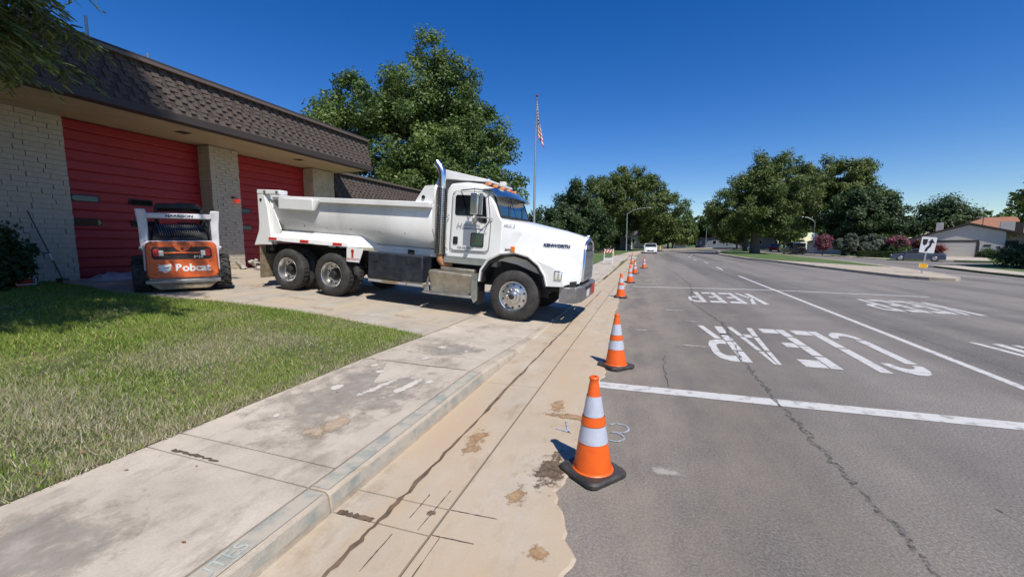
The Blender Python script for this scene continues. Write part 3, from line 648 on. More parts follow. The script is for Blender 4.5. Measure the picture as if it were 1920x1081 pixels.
# alarm bell, broom, bucket, plastic sheet, rubble
bl = empty('hose_bib', (-14.44, 5.98, 1.52)); tag(bl, 'dark round wall fitting on the shaded block pier', 'wall fitting')
MB().lathe([(.0, .09), (.05, .088), (.085, .06), (.095, 0)], 14, 'x').build('bell', M['black'], bl, smooth=40); B(-.01, .06, -.08, .06, .11, .14).build('bracket', M['steel'], bl); MB().tube([(.04, .1, -.07), (.03, .25, -.1)], .01, 6).build('spout', M['black'], bl)
br = empty('push_broom', (-14.25, 6.0, .7)); tag(br, 'long handled broom leaning on the shaded block pier', 'broom')
MB().tube([(.25, .25, .08), (.02, -.12, 1.75)], .015, 8).build('handle', M['wood'], br); MB().tube([(.185, .145, .55), (.16, .105, .72)], .019, 8).build('grip_tape', M['printwhite'], br)
B(.12, .4, .18, .32, .03, .09).build('head', M['wood'], br, bevel=.01); B(.13, .39, .19, .31, -.01, .035).build('bristles', M['cream'], br)
bk = empty('cooler_tub', (-13.6, 5.35, T(-13.6, 5.35))); tag(bk, 'small red and white tub with a handle beside the shrub', 'tub')
MB().loft([[(x * s, y * s * .8, z) for x, y in ((-.2, -.2), (.2, -.2), (.2, .2), (-.2, .2))] for s, z in ((.8, 0), (1, .2))]).build('body', M['redprint'], bk, bevel=.03)
MB().loft([[(x * s, y * s * .8, z) for x, y in ((-.2, -.2), (.2, -.2), (.2, .2), (-.2, .2))] for s, z in ((1.08, .2), (1.1, .25), (1.0, .29))]).build('lid', M['printwhite'], bk, bevel=.02)
MB().tube([(.2, -.18, .2), (.26, -.15, .08), (.26, .15, .08), (.2, .18, .2)], .012, 6).build('handle', M['printwhite'], bk)
n = 26; v = []
for j in range(9):
    for i in range(n):
        x = -14.2 + .09 * j + .05 * math.sin(i * 1.3 + j); y = 6.7 + i * .085; e = math.sin(math.pi * j / 8) * min(1, i / 3, (n - 1 - i) / 3)
        v.append((x, y, T(x, y) + .01 + e * (.07 + .1 * abs(math.sin(i * .9 + j * 1.7)) + .06 * random.random())))
o = MB().add(v, [(j * n + i, j * n + i + 1, (j + 1) * n + i + 1, (j + 1) * n + i) for j in range(8) for i in range(n - 1)]).build('plastic_sheet', M['tarp'], smooth=60)
tag(o, 'crumpled pale plastic sheet along the foot of the red door', 'plastic sheet')
def chunk(s):
    mb = MB(); pts = [Vector((random.uniform(-1, 1), random.uniform(-1, 1), random.uniform(-.6, .6))) for _ in range(11)]
    import bmesh
    bm = bmesh.new()
    for p in pts: bm.verts.new(p * s)
    bmesh.ops.convex_hull(bm, input=bm.verts); me = bpy.data.meshes.new('concrete_chunk'); bm.to_mesh(me); bm.free(); me.materials.append(M['rubble']); return me
cms = [chunk(s) for s in (.1, .13, .16, .2)]
for k in range(46):
    x = -13.9 + random.gauss(0, .42); y = 12.0 + random.uniform(-1.0, 2.6); c = random.choice(cms[:3] if k > 10 else cms)
    hgt = max(0, .28 - .25 * abs(x + 13.9)) * random.random()
    o = link('concrete_chunk', c, None, (min(x, -12.6), y, T(x, y) + .06 + hgt), (random.uniform(-.5, .5), random.uniform(-.5, .5), random.uniform(0, 6)))
    tag(o, 'broken concrete chunk in the rubble heap before the second red door', 'rubble', 'broken concrete chunks heaped before the red door')
# ------------------------------------------------------------------ dump truck (local: x to the nose, y to the far side, z up)
fx = Vector((.99712499, -.02581448, -.07124154)); upv = Vector((.07121768, -.00184375, .99745909)); lat = upv.cross(fx)
mw = Matrix.Identity(4)
for i in range(3): mw[i][0] = fx[i]; mw[i][1] = lat[i]; mw[i][2] = upv[i]
mw[0][3], mw[1][3], mw[2][3] = -2.598, 7.782, .055
tr = empty('dump_truck', mw=mw); tag(tr, 'white conventional-cab dump truck parked across the driveway apron', 'truck')
CW = 2.44
def part(name, mb, mat, bevel=0, smooth=None, parent=tr, **k): return mb.build(name, M[mat] if isinstance(mat, str) else mat, parent, smooth=smooth, bevel=bevel, **k)
def mir(y): return CW - y
part('frame_rail', B(-6.9, 1.0, .78, .87, .78, 1.04), 'black'); part('frame_rail', B(-6.9, 1.0, 1.57, 1.66, .78, 1.04), 'black')
part('underbody', B(-1.7, .9, .55, 1.9, .62, 1.15), 'black', .05)
part('axle', MB().tube([(-4.6, .3, .52), (-4.6, 2.14, .52)], .09, 10), 'black'); part('axle', MB().tube([(-5.97, .3, .52), (-5.97, 2.14, .52)], .09, 10), 'black'); part('axle', MB().tube([(0, .25, .5), (0, 2.2, .5)], .06, 10), 'black')
def tyre_mb(r, w, rin, n=56, lug=True):
    mb = MB(); prof = [(rin, .02), (rin + .03, 0), (r * .72, -.006), (r - .06, .004), (r - .015, .03), (r, .05), (r, w * .32), (r - .014, w * .33), (r - .014, w * .37), (r, w * .38), (r, w * .62), (r - .014, w * .63), (r - .014, w * .67), (r, w * .68), (r, w - .05), (r - .015, w - .03), (r - .06, w - .004), (rin + .03, w), (rin, w - .02)]
    rings = []
    for k in range(n):
        a = 2 * math.pi * k / n; ring = []
        for j, (q1, h) in enumerate(prof):
            rr = q1 - (.016 if lug and k % 2 and 4 <= j <= 14 else 0); ring.append((rr * math.cos(a), h, rr * math.sin(a)))
        rings.append(ring)
    n2 = len(prof); fs = [(k * n2 + j, ((k + 1) % n) * n2 + j, ((k + 1) % n) * n2 + j + 1, k * n2 + j + 1) for k in range(n) for j in range(n2 - 1)]
    return mb.add([p for q1 in rings for p in q1], fs)
tyF = tyre_mb(.52, .28, .3, 56, False).mesh('wheel', M['tyre'], 35); tyR = tyre_mb(.52, .25, .3, 64, True).mesh('wheel', M['tyre'], 35)
def rim_front():
    mb = MB().lathe([(.305, .03), (.3, .012), (.285, .02), (.275, .06), (.2, .035), (.165, .03), (.15, .0), (.1, -.02), (.09, -.06), (.05, -.075), (0, -.078)], 40, 'y')
    return mb.mesh('rim', M['alu'], 30)
def rim_rear():
    return MB().lathe([(.305, .02), (.3, .01), (.285, .02), (.275, .06), (.255, .17), (.2, .185), (.15, .19), (.14, .19)], 40, 'y').mesh('rim', M['alu'], 30)
rimF, rimR = rim_front(), rim_rear()
def holes(rad, n, y, hr):
    mb = MB()
    for k in range(n):
        a = 2 * math.pi * (k + .5) / n; mb.lathe([(0, y), (hr, y), (hr, y + .01), (0, y + .01)], 10, 'y', (rad * math.cos(a), 0, rad * math.sin(a)))
    return mb.mesh('hand_holes', M['black'])
def hole1(hr): return MB().lathe([(0, 0), (hr, 0), (hr, .01), (0, .01)], 10, 'y').mesh('hand_hole', M['black'])
def lugs(rad, n, y, hr, L=.03):
    mb = MB()
    for k in range(n):
        a = 2 * math.pi * k / n; mb.lathe([(0, y - L), (hr, y - L), (hr, y), (0, y)], 6, 'y', (rad * math.cos(a), 0, rad * math.sin(a)))
    return mb.mesh('lug_nuts', M['chrome'])
h1F, h1R = hole1(.022), hole1(.026); lF, lR = lugs(.14, 10, -.0, .014), lugs(.17, 10, .186, .014)
lF.name = lR.name = 'lug_nut'
cap = MB().lathe([(.06, .02), (.055, -.085), (.045, -.1), (0, -.105)], 16, 'y').mesh('hub_cap', M['black'], 40)
capR = MB().lathe([(.15, .2), (.145, .15), (.1, .14), (.09, .06), (.07, .045), (0, .04)], 20, 'y').mesh('hub_cap', M['black'], 40)
def wheel(x, y, flip, front, full=True):
    o = link('wheel', tyF if front else tyR, tr, (x, y, .52), (0, 0, math.pi if flip else 0))
    if full:
        link('rim', rimF if front else rimR, o); o_l = link('lug_nuts', lF if front else lR, o); o_l['kind'] = 'stuff'
        for k in range(10):
            a = 2 * math.pi * (k + .5) / 10; rr = .235 if front else .225; link('hand_hole', h1F if front else h1R, o, (rr * math.cos(a), (.034 if front else .174), rr * math.sin(a)))
        link('hub_cap', cap if front else capR, o, (0, 0, 0))
    return o
wheel(0, .02, False, True); wheel(0, CW - .02, True, True)
for x in (-4.6, -5.97):
    wheel(x, .0, False, False); wheel(x, .34, False, False, False); wheel(x, CW, True, False); wheel(x, CW - .34, True, False, False)
# dump body
def bedring(x, k=1.0):
    half = [(.13, 2.22), (.13, 1.98), (.15, 1.76), (.24, 1.52), (.42, 1.34), (.68, 1.22), (.95, 1.17)]
    return [(x, y, z) for y, z in half] + [(x, mir(y), z) for y, z in reversed(half)]
mb = MB(); mb.loft([bedring(x) for x in (-6.72, -5, -3.5, -2.0)], False, False); bed = part('dump_body', mb, 'bedwhite', smooth=50)
sd = bed.modifiers.new('s', 'SOLIDIFY'); sd.thickness = .02
part('front_wall', MB().prism([(.13, 2.24), (.15, 1.76), (.42, 1.34), (.95, 1.17), (1.49, 1.17), (2.02, 1.34), (2.29, 1.76), (2.31, 2.24), (2.2, 2.6), (1.95, 2.92), (.49, 2.92), (.24, 2.6)], 'x', -2.05, -1.97), 'bedwhite')
for y0, y1 in ((.02, .17), (2.27, 2.42)):
    part('top_rail', B(-6.45, -1.98, y0, y1, 2.2, 2.315), 'bedwhite', .012)
    part('corner_plate', MB().prism([(-2.42, 2.31), (-2.18, 2.66), (-1.97, 2.68), (-1.97, 2.31)], 'y', y0 + .1, y1 - .01), 'bedwhite')
part('rail_hole', MB().lathe([(0, -.006), (.04, -.006), (.04, .01), (0, .01)], 12, 'y', (-2.2, .1, 2.42)), 'black')
for xx in (-5.6, -4.9, -4.2, -3.4, -2.7): part('weld_bolt', MB().ball((xx, .2, 1.62), .018, .012, .018, 6, 4), 'steel')
part('load_of_rubble', MB().add([(-6.6, .25, 2.08), (-2.1, .25, 2.08), (-2.1, 2.19, 2.08), (-6.6, 2.19, 2.08)], [(0, 1, 2, 3)]), 'rubble')
for y0, y1 in ((.02, .2), (2.24, 2.42)):
    part('rear_post', MB().prism([(-6.95, 2.33), (-6.9, 1.62), (-6.92, 1.42), (-7.08, 1.05), (-6.85, 1.08), (-6.5, 1.1), (-6.5, 1.25), (-6.62, 2.0), (-6.72, 2.33)], 'y', y0, y1), 'white', .012)
    part('post_cap', B(-6.97, -6.2, y0 - .0, y1 + .06, 2.335, 2.45), 'white', .02)
    part('hinge_pin', MB().lathe([(0, -.012), (.035, -.012), (.035, .01), (0, .01)], 14, 'y', (-6.83, y0 if y0 < 1 else y1, 2.2)), 'black')
    for xx in (-6.72, -6.32): part('latch', B(xx, xx + .06, (y0 - .02 if y0 < 1 else y1), (y0 + .01 if y0 < 1 else y1 + .08), 2.36, 2.43), 'steel')
part('tailgate', B(-6.96, -6.9, .2, 2.24, 1.12, 2.38), 'white', .01)
part('side_gusset', MB().add([(-6.62, .1, 2.2), (-6.3, .13, 1.5), (-6.5, .1, 1.12), (-6.5, .16, 1.12), (-6.62, .16, 2.2), (-6.3, .16, 1.5)], [(0, 1, 2), (3, 5, 4), (0, 4, 5, 1), (1, 5, 3, 2)]), 'bedwhite')
part('side_board', B(-6.2, -5.12, -.03, .015, 1.99, 2.27), 'white', .03); part('board_bracket', MB().prism([(-6.45, 2.28), (-6.1, 2.28), (-6.1, 2.0), (-6.3, 2.05)], 'y', .02, .06), 'steel')
part('board_bracket', MB().prism([(-5.12, 2.25), (-4.95, 2.25), (-5.12, 2.0)], 'y', .0, .06), 'bedwhite')
for side in (0, 1):
    f = (lambda y: y) if side == 0 else mir
    fd = part('tandem_fender', MB().add([(-6.58, f(.0), 1.21), (-4.1, f(.0), 1.21), (-3.8, f(.46), 1.6), (-6.25, f(.46), 1.6), (-6.58, f(.02), 1.3), (-4.13, f(.02), 1.3), (-3.82, f(.48), 1.63), (-6.22, f(.48), 1.63)],
        [(0, 1, 2, 3), (4, 7, 6, 5), (0, 4, 5, 1), (1, 5, 6, 2), (2, 6, 7, 3), (3, 7, 4, 0)]), 'white')
    for a, b, m_ in ((-6.57, -6.3, 'red'), (-6.3, -6.12, 'signwhite'), (-5.55, -5.28, 'red'), (-5.28, -5.1, 'signwhite'), (-4.55, -4.28, 'red'), (-4.28, -4.12, 'signwhite')):
        y = f(-.004); MB().add([(a, y, 1.225), (b, y, 1.225), (b, f(.014), 1.285), (a, f(.014), 1.285)], [(0, 1, 2, 3)]).build('reflector_tape', M[m_], fd)
    part('fender_end', MB().add([(-4.1, f(.0), 1.22), (-3.8, f(.46), 1.6), (-3.6, f(.46), 1.22)], [(0, 1, 2)]), 'bedwhite')
    fl = part('mud_flap', MB().prism([(-4.14, 1.215), (-3.66, 1.215), (-3.78, .88), (-4.14, .88)], 'y', f(.01) - .004, f(.01) + .004), 'bedwhite')
    part('rear_flap', B(-6.93, -6.915, f(.05) if side == 0 else f(.6), f(.6) if side == 0 else f(.05), .22, 1.05), 'cream')
    part('mid_flap', B(-5.3, -5.285, min(f(.3), f(.36)), max(f(.3), f(.36)), .3, .8), 'cream')
    if side == 0:
        e = MB().lathe([(0, 0), (.045, 0), (.045, .003), (0, .003)], 12, 'y', (-3.97, .0, 1.13)); e.box(-4.0, -3.94, 0, .003, .98, 1.13); e.build('emblem', M['redprint'], fl)
        link('lettering', text_mesh('KENWORTH', .07, M['redprint'], .001), fl, (-3.96, .002, .94), (R(90), 0, 0))
    part('hanger_post', B(-6.6, -6.5, f(.06) if side == 0 else f(.12), f(.12) if side == 0 else f(.06), .95, 1.2), 'black')
part('cross_member', B(-6.9, -6.8, .2, 2.24, .85, 1.1), 'black')
part('subframe', B(-3.7, -1.75, .42, .5, 1.13, 1.3), 'bedwhite', .01); part('subframe', B(-3.7, -1.75, 1.94, 2.02, 1.13, 1.3), 'bedwhite', .01); part('subframe_bracket', B(-2.75, -2.58, .4, .43, 1.12, 1.25), 'black')
tb = part('tool_box', B(-3.56, -2.12, .03, .62, .56, 1.15), 'navy', .025)
for x in (-3.33, -2.5): B(x - .045, x + .045, .015, .03, .96, 1.08).build('latch', M['black'], tb, bevel=.01)
part('box_rail', B(-3.56, -2.1, .05, .12, .47, .545), 'cream')
for a, b in ((-3.55, -3.2), (-2.75, -2.55), (-2.5, -2.12)): part('rail_reflector', B(a, b, .044, .05, .485, .53), 'silver')
part('fuel_tank', MB().tube([(-3.4, 2.05, .82), (-1.3, 2.05, .82)], .32, 20), 'alu', smooth=40)
# steps
part('step_box', MB().prism([(.1, .88), (.04, .84), (.13, .62), (.16, .42), (.6, .42), (.6, .88)], 'x', -1.98, -.86), 'tread', .012)
part('step_tread', B(-2.08, -.92, -.01, .34, .37, .42), 'alu', .01); part('step_bracket', MB().prism([(-.92, .9), (-.8, .88), (-.78, .35), (-.86, .28), (-.93, .4)], 'y', .02, .06), 'alu')
part('step_side', MB().prism([(-2.08, .42), (-1.98, .42), (-1.98, .75)], 'y', .05, .09), 'alu'); part('battery_cover', B(-1.75, -.95, .15, .6, .885, .96), 'tread', .02)
# exhaust
ex = part('exhaust_stack', MB().tube([(-1.84, .27, 1.2), (-1.84, .27, 2.72)], .075, 18), 'chrome', smooth=40)
MB().tube([(-1.84, .27, 2.7), (-1.84, .27, 2.88), (-1.86, .27, 2.98), (-1.92, .27, 3.08), (-2.0, .27, 3.17)], [.08, .08, .08, .08, .082], 18, False).build('exhaust_tip', M['chrome'], ex, smooth=60)
m, n_, l_, p_ = nodes('perforated_shield'); vo = n_.new('ShaderNodeTexVoronoi'); vo.inputs['Scale'].default_value = 26; tc = n_.new('ShaderNodeTexCoord'); l_.new(tc.outputs['Object'], vo.inputs['Vector'])
vo.inputs['Randomness'].default_value = .1; l_.new(ramp(n_, l_, vo.outputs['Distance'], [(.42, (.02, .018, .016)), (.52, (.42, .4, .37))]), p_.inputs['Base Color']); p_.inputs['Metallic'].default_value = .8; p_.inputs['Roughness'].default_value = .35
M['perf'] = m
MB().lathe([(.115, 1.23), (.118, 1.25), (.118, 2.63), (.11, 2.65), (.08, 2.65)], 22, 'z', (-1.84, .27, 0)).build('heat_shield', M['perf'], ex, smooth=40)
B(-1.76, -1.68, .2, .34, 1.25, 2.62).build('heat_shield_plate', M['perf'], ex)
MB().tube([(-1.84, .27, 1.22), (-1.83, .27, 1.1), (-1.76, .29, 1.02), (-1.6, .4, .98)], .08, 14).build('exhaust_elbow', M['rust'], ex, smooth=60)
# cab
prof = [(-1.7, 1.18), (-1.7, 2.64), (-1.62, 2.76), (-1.3, 2.79), (-.95, 2.76), (-.7, 2.66), (-.47, 2.1), (-.38, 2.0), (-.38, 1.18)]
cb = part('cab', MB().loft([[(x, .22 + i, z + dz) for x, z in prof] for i, dz in ((.06, -.02), (0, -.06))] and [[(x * 1.0, y, z - (d if z > 2.2 else 0)) for x, z in prof] for y, d in ((.22, .1), (.26, .03), (.4, 0), (2.04, 0), (2.18, .03), (2.22, .1))]), 'white', .03, smooth=40)
part('cab_skirt', B(-1.7, -.45, .2, 2.24, 1.06, 1.18), pm('grey_skirt', (.28, .3, .27), .5, c2=(.2, .21, .19), scale=4))
def rpoly(pts, r=.05):
    out = []; n = len(pts)
    for i in range(n):
        p = Vector(pts[i]); a = (Vector(pts[i - 1]) - p).normalized(); b = (Vector(pts[(i + 1) % n]) - p).normalized()
        for t in (0, .5, 1):
            q1 = p + a * r * (1 - t) + b * r * t; q1 = q1 + (p - q1) * (.3 if t == .5 else 0); out.append((q1.x, q1.y))
    return out
for side in (0, 1):
    f = (lambda a: a) if side == 0 else mir
    dp = [(-1.55, 1.34), (-.68, 1.36), (-.66, 1.9), (-.76, 2.56), (-1.52, 2.56)]
    d = part('door', MB().prism(rpoly(dp, .07), 'y', f(.2), f(.24)), 'white', .008)
    seam = [Vector((x, f(.203), z)) for x, z in rpoly([(a + (.02 if a < -1 else -.02) * -1, b + (.015 if b > 2 else -.015)) for a, b in dp], .07)]
    MB().tube(seam + [seam[0]], .007, 6).build('door_seal', M['steel'], d)
    wp = [(-1.47, 2.08), (-1.0, 2.08), (-.9, 1.95), (-.72, 1.94), (-.79, 2.5), (-1.47, 2.5)]
    MB().prism(rpoly(wp, .04), 'y', f(.192), f(.215)).build('side_window', M['glass'], d)
    MB().prism(rpoly([(-1.08, 1.44), (-.78, 1.44), (-.78, 1.73), (-1.08, 1.73)], .03), 'y', f(.188), f(.21)).build('window_frame', M['black'], d)
    MB().prism(rpoly([(-1.06, 1.46), (-.8, 1.46), (-.8, 1.71), (-1.06, 1.71)], .03), 'y', f(.184), f(.2)).build('lower_window', M['greenglass'], d)
    MB().prism(rpoly([(-1.49, 1.47), (-1.38, 1.47), (-1.38, 1.63), (-1.49, 1.63)], .02), 'y', f(.186), f(.21)).build('door_handle', M['black'], d)
    part('grab_rail', MB().tube([(-1.6, f(.17), 1.32), (-1.64, f(.14), 1.4), (-1.64, f(.14), 2.0), (-1.6, f(.18), 2.08)], .013, 8), 'chrome')
    if side == 0:
        link('lettering', text_mesh('H', .17, M['silver'], .002, 1.0, .25, .006), d, (-1.37, .196, 1.85), (R(90), 0, 0)); link('lettering', text_mesh('ARRISON', .085, M['silver'], .002, 1.1, .2, .003), d, (-1.08, .196, 1.88), (R(90), 0, 0))
        link('lettering', text_mesh('CONCRETE CUTTING', .048, M['blue'], .002, 1.0, .1, .001), d, (-1.05, .196, 1.81), (R(90), 0, 0))
        link('lettering', text_mesh('CA 0312227', .062, M['navyprint'], .002, 1.15), d, (-1.2, .196, 1.4), (R(90), 0, 0))
# windscreen: two panes on the raked front
def wsp(y0, y1):
    P0 = [(-.455, y0, 2.12), (-.455, y1, 2.12), (-.665, y1 , 2.6), (-.665, y0, 2.6)]
    nrm = Vector((.48, 0, .21)).normalized() * .012
    return MB().add([Vector(p) + nrm for p in P0] + [Vector(p) - nrm for p in P0], [(0, 1, 2, 3), (7, 6, 5, 4), (0, 4, 5, 1), (1, 5, 6, 2), (2, 6, 7, 3), (3, 7, 4, 0)])
part('windscreen', wsp(.32, 1.2), 'wind'); part('windscreen', wsp(1.24, 2.12), 'wind')
part('windscreen_seal', MB().tube([(-.44, .28, 2.1), (-.66, .28, 2.6), (-.66, 2.16, 2.6), (-.44, 2.16, 2.1), (-.44, .28, 2.1)], .022, 6), 'black')
for y in (.7, 1.6): part('wiper', MB().tube([(-.43, y, 2.12), (-.53, y + .3, 2.38)], .01, 5), 'black')
vz = [(-.74, 2.68), (-.6, 2.69), (-.42, 2.56), (-.4, 2.53), (-.44, 2.53), (-.66, 2.62)]
part('sun_visor', MB().loft([[(x - d, y, z - e) for x, z in vz] for y, d, e in ((.2, .12, .04), (.4, .04, .01), (1.22, 0, 0), (2.04, .04, .01), (2.24, .12, .04))]), 'chrome', smooth=40)
for y in (.42, .8, 1.22, 1.64, 2.02): part('marker_light', MB().ball((-.84, y, 2.765), .075, .04, .03), 'amber', smooth=60)
part('air_horn', MB().tube([(-1.15, .75, 2.84), (-1.0, .75, 2.86), (-.95, .75, 2.9)], [.03, .04, .06], 10), 'chrome', smooth=50); part('roof_beacon', B(-.78, -.64, .9, 1.02, 2.78, 2.88), 'lens', .02)
part('cab_guard', MB().prism([(-2.02, 2.86), (-2.02, 3.06), (-1.9, 3.06), (-.85, 2.86), (-.85, 2.82)], 'y', .5, 1.94), 'bedwhite', .01)
# mirrors
for side in (0, 1):
    f = (lambda a: a) if side == 0 else mir
    mi = part('mirror', B(-.98, -.82, min(f(-.12), f(-.06)), max(f(-.12), f(-.06)), 2.1, 2.52), 'chrome', .015)
    MB().tube([(-.9, f(-.09), 2.62), (-.9, f(-.09), 2.05)], .012, 6).build('mirror_post', M['chrome'], mi); B(-.79, -.73, min(f(-.1), f(-.06)), max(f(-.1), f(-.06)), 2.1, 2.52).build('mirror_edge', M['alu'], mi)
    MB().tube([(-1.35, f(.2), 2.6), (-.9, f(-.09), 2.6), (-.66, f(.2), 2.6)], .011, 6).build('mirror_arm', M['black'], mi); MB().tube([(-.9, f(-.09), 2.06), (-.6, f(.2), 2.05)], .011, 6).build('mirror_arm', M['chrome'], mi)
    MB().tube([(-.9, f(-.09), 2.06), (-.95, f(.2), 1.74)], .009, 6).build('mirror_stay', M['steel'], mi); MB().tube([(-.6, f(.05), 2.05), (-.8, f(.19), 1.7)], .009, 6).build('mirror_stay', M['steel'], mi)
    MB().lathe([(0, -.02), (.08, -.015), (.1, .0), (.09, .03), (0, .04)], 18, 'x', (-.88, f(-.09), 2.0)).build('round_mirror', M['steel'], mi, smooth=40)
# hood
HS = [(-.4, .99, 1.2, 1.95, 2.07), (-.05, .95, 1.15, 1.9, 2.04), (.35, .84, 1.0, 1.81, 1.97), (.75, .72, .88, 1.72, 1.9), (1.05, .62, .86, 1.65, 1.83), (1.2, .57, .86, 1.58, 1.77), (1.24, .54, .88, 1.54, 1.72)]
rings = []
for x, hw, zb, zs, zt in HS:
    half = [(hw, zb), (hw + .005, (zb + zs) / 2), (hw, zs - .06), (hw - .03, zs + .02), (hw - .12, zs + .075), (hw * .5, zt - .015), (0, zt)]
    rings.append([(x, 1.22 - y, z) for y, z in half] + [(x, 1.22 + y, z) for y, z in reversed(half[:-1])])
hd = part('hood', MB().loft(rings), 'white', smooth=35)
link('lettering', text_mesh('KENWORTH', .085, M['navyprint'], .004, 1.1, 0, .004), hd, (.72, .478, 1.58), (R(90), 0, R(17)))
link('lettering', text_mesh('HCC 9', .075, M['navyprint'], .002, 1.1), hd, (-.24, .238, 1.92), (R(90), 0, R(4)))
MB().add([(-.3, .235, 1.46), (-.12, .255, 1.46), (.02, .28, 1.8), (-.14, .262, 1.8), (-.3, .215, 1.44), (-.12, .235, 1.44), (0, .265, 1.8), (-.14, .25, 1.8)], [(4, 5, 6, 7), (0, 4, 7, 3), (1, 2, 6, 5), (0, 1, 5, 4)]).build('intake_panel', M['white'], hd)
B(-.3, -.1, .2, .26, 1.42, 1.455).build('intake_lip', M['steel'], hd, bevel=.008)
gs = MB().prism([(.68, .9), (1.76, .9), (1.76, 1.52), (1.62, 1.68), (1.22, 1.76), (.82, 1.68), (.68, 1.52)], 'x', 1.235, 1.262); gl = part('grille', gs, 'black')
mbt = MB().tube([(1.26, .69, .9), (1.26, .69, 1.53), (1.26, .83, 1.68), (1.26, 1.22, 1.75), (1.26, 1.61, 1.68), (1.26, 1.75, 1.53), (1.26, 1.75, .9), (1.26, .69, .9)], .03, 8); mbt.build('grille_surround', M['chrome'], gl, smooth=50)
slatm = B(0, .02, -.011, .011, .92, 1.5).mesh('grille_slat', M['alu'])
for k in range(17): link('grille_slat', slatm, gl, (1.262, .74 + k * .06, 0))
B(1.262, 1.29, .86, 1.58, 1.53, 1.62).build('grille_header', M['steel'], gl, bevel=.01)
link('emblem', text_mesh('KW', .1, M['blue'], .004, 1.1, 0, .005), gl, (1.293, 1.22, 1.575), (R(90), 0, R(90))); MB().ball((1.2, 1.22, 1.8), .05, .03, .04).build('hood_ornament', M['chrome'], gl, smooth=60)
# front fenders
AR = [(-.76, .76), (-.73, 1.0), (-.58, 1.22), (-.32, 1.36), (-.02, 1.41), (.28, 1.35), (.5, 1.2), (.64, 1.0), (.7, .8)]
for side in (0, 1):
    f = (lambda a: a) if side == 0 else mir
    rings = []
    for i, (x, z) in enumerate(AR):
        nx, nz = (x, z - .52); L = math.hypot(nx, nz); nx /= L; nz /= L
        rings.append([(x - nx * .03, f(-.02), z - nz * .03), (x, f(-.035), z), (x + nx * .02, f(.0), z + nz * .02), (x + nx * .03, f(.14), z + nz * .03), (x + nx * .05, f(.45), z + nz * .05), (x - nx * .05, f(.45), z - nz * .05)])
    fdr = part('front_fender', MB().loft(rings), 'white', smooth=40)
    o_ = [(.3, 1.33), (.52, 1.26), (.8, 1.17), (.98, 1.0), (1.02, .82), (.72, .8), (.66, 1.0), (.52, 1.19)]
    i_ = [(.3, 1.5), (.6, 1.5), (.95, 1.42), (1.2, 1.25), (1.22, .84), (.72, .82), (.66, 1.02), (.52, 1.21)]
    md_ = [((a[0] + b[0]) / 2, (a[1] + b[1]) / 2 + .03) for a, b in zip(o_, i_)]
    MB().loft([[(x, f(y), z) for x, z in pp] for pp, y in ((o_, -.01), ([(a[0] + .01, a[1] + .02) for a in o_], .08), (md_, .32), (i_, .62))]).build('fender_nose', M['white'], fdr, smooth=50)
    hl = B(.82, .98, min(f(-.03), f(.06)), max(f(-.03), f(.06)), .93, 1.12).build('headlamp', M['chrome'], fdr, bevel=.02)
    part('turn_signal', B(-.09, .0, min(f(-.05), f(-.0)), max(f(-.05), f(-.0)), 1.4, 1.52), 'amber', .015)
    for a in (.845, .915): part('headlamp_lens', B(a, a + .05, min(f(-.038), f(-.02)), max(f(-.038), f(-.02)), .96, 1.09), 'lens', .01)
    part('arch_liner', MB().loft([[(x * .93, f(y), .52 + (z - .52) * .93) for y in (.0, .46)] + [(x * .9, f(y), .52 + (z - .52) * .9) for y in (.46, .0)] for x, z in AR]), 'black')
    part('wheel_well', B(-.6, .62, min(f(.46), f(.5)), max(f(.46), f(.5)), .5, 1.3), 'black')
    part('splash_flap', B(-.8, -.78, min(f(.04), f(.4)), max(f(.04), f(.4)), .25, .8), 'black')
bp = part('bumper', MB().loft([[(a, y, z) for a, z in ((x0, .5), (x1, .5), (x1, .8), (x0, .8))] for y, x0, x1 in ((.06, .96, 1.06), (.12, .98, 1.26), (.4, 1.2, 1.33), (2.04, 1.2, 1.33), (2.32, .98, 1.26), (2.38, .96, 1.06))]), 'steel', .015)
MB().add([(.94, .055, .5), (1.24, .1, .5), (1.24, .1, .8), (.94, .055, .8)], [(0, 1, 2, 3)]).build('bumper_side', M['steel'], bp)
B(1.33, 1.338, .95, 1.25, .55, .7).build('licence_plate', M['signwhite'], bp); B(1.33, 1.34, 1.55, 1.9, .53, .76).build('red_decal', M['redprint'], bp); B(1.325, 1.34, .75, 1.5, .71, .78).build('tow_slot', M['black'], bp)
part('lower_valance', B(.7, 1.18, .25, 2.19, .78, .9), 'black')
# ------------------------------------------------------------------ skid steer loader, rear toward the camera
bz = T(-10.1, 6.6)
view = Vector((-10.15, 6.62, 0)).normalized()
lo = empty('skid_steer_loader', (-10.15, 6.62, bz), math.atan2(view.y, view.x) - math.pi / 2); tag(lo, 'orange and white skid steer loader parked rear-out by first bay door', 'loader')
def lp(name, mb, mat, bevel=0, smooth=None, parent=lo): return mb.build(name, M[mat], parent, smooth=smooth, bevel=bevel)
lp('chassis', B(-.62, .62, .06, 2.2, .28, .95), 'loaderwhite', .03); lp('rear_plate', MB().prism(rpoly([(-.69, .3), (.69, .3), (.68, 1.18), (-.68, 1.18)], .1), 'y', .03, .1), 'loaderwhite', .01)
door = lp('tailgate', MB().loft([[(x * s, y, .75 + (z - .75) * s) for x, z in rpoly([(-.655, .33), (.655, .33), (.64, 1.16), (-.64, 1.16)], .1)] for y, s in ((.04, 1), (-.03, 1), (-.06, .96))]), 'orange', smooth=40)
lp('grille_recess', MB().prism(rpoly([(-.54, .76), (.54, .76), (.54, 1.04), (-.54, 1.04)], .06), 'y', -.064, -.05), 'black', parent=door)
lp('grille_bar', B(-.34, .32, -.085, -.055, .885, .925), 'orange', .012, parent=door)
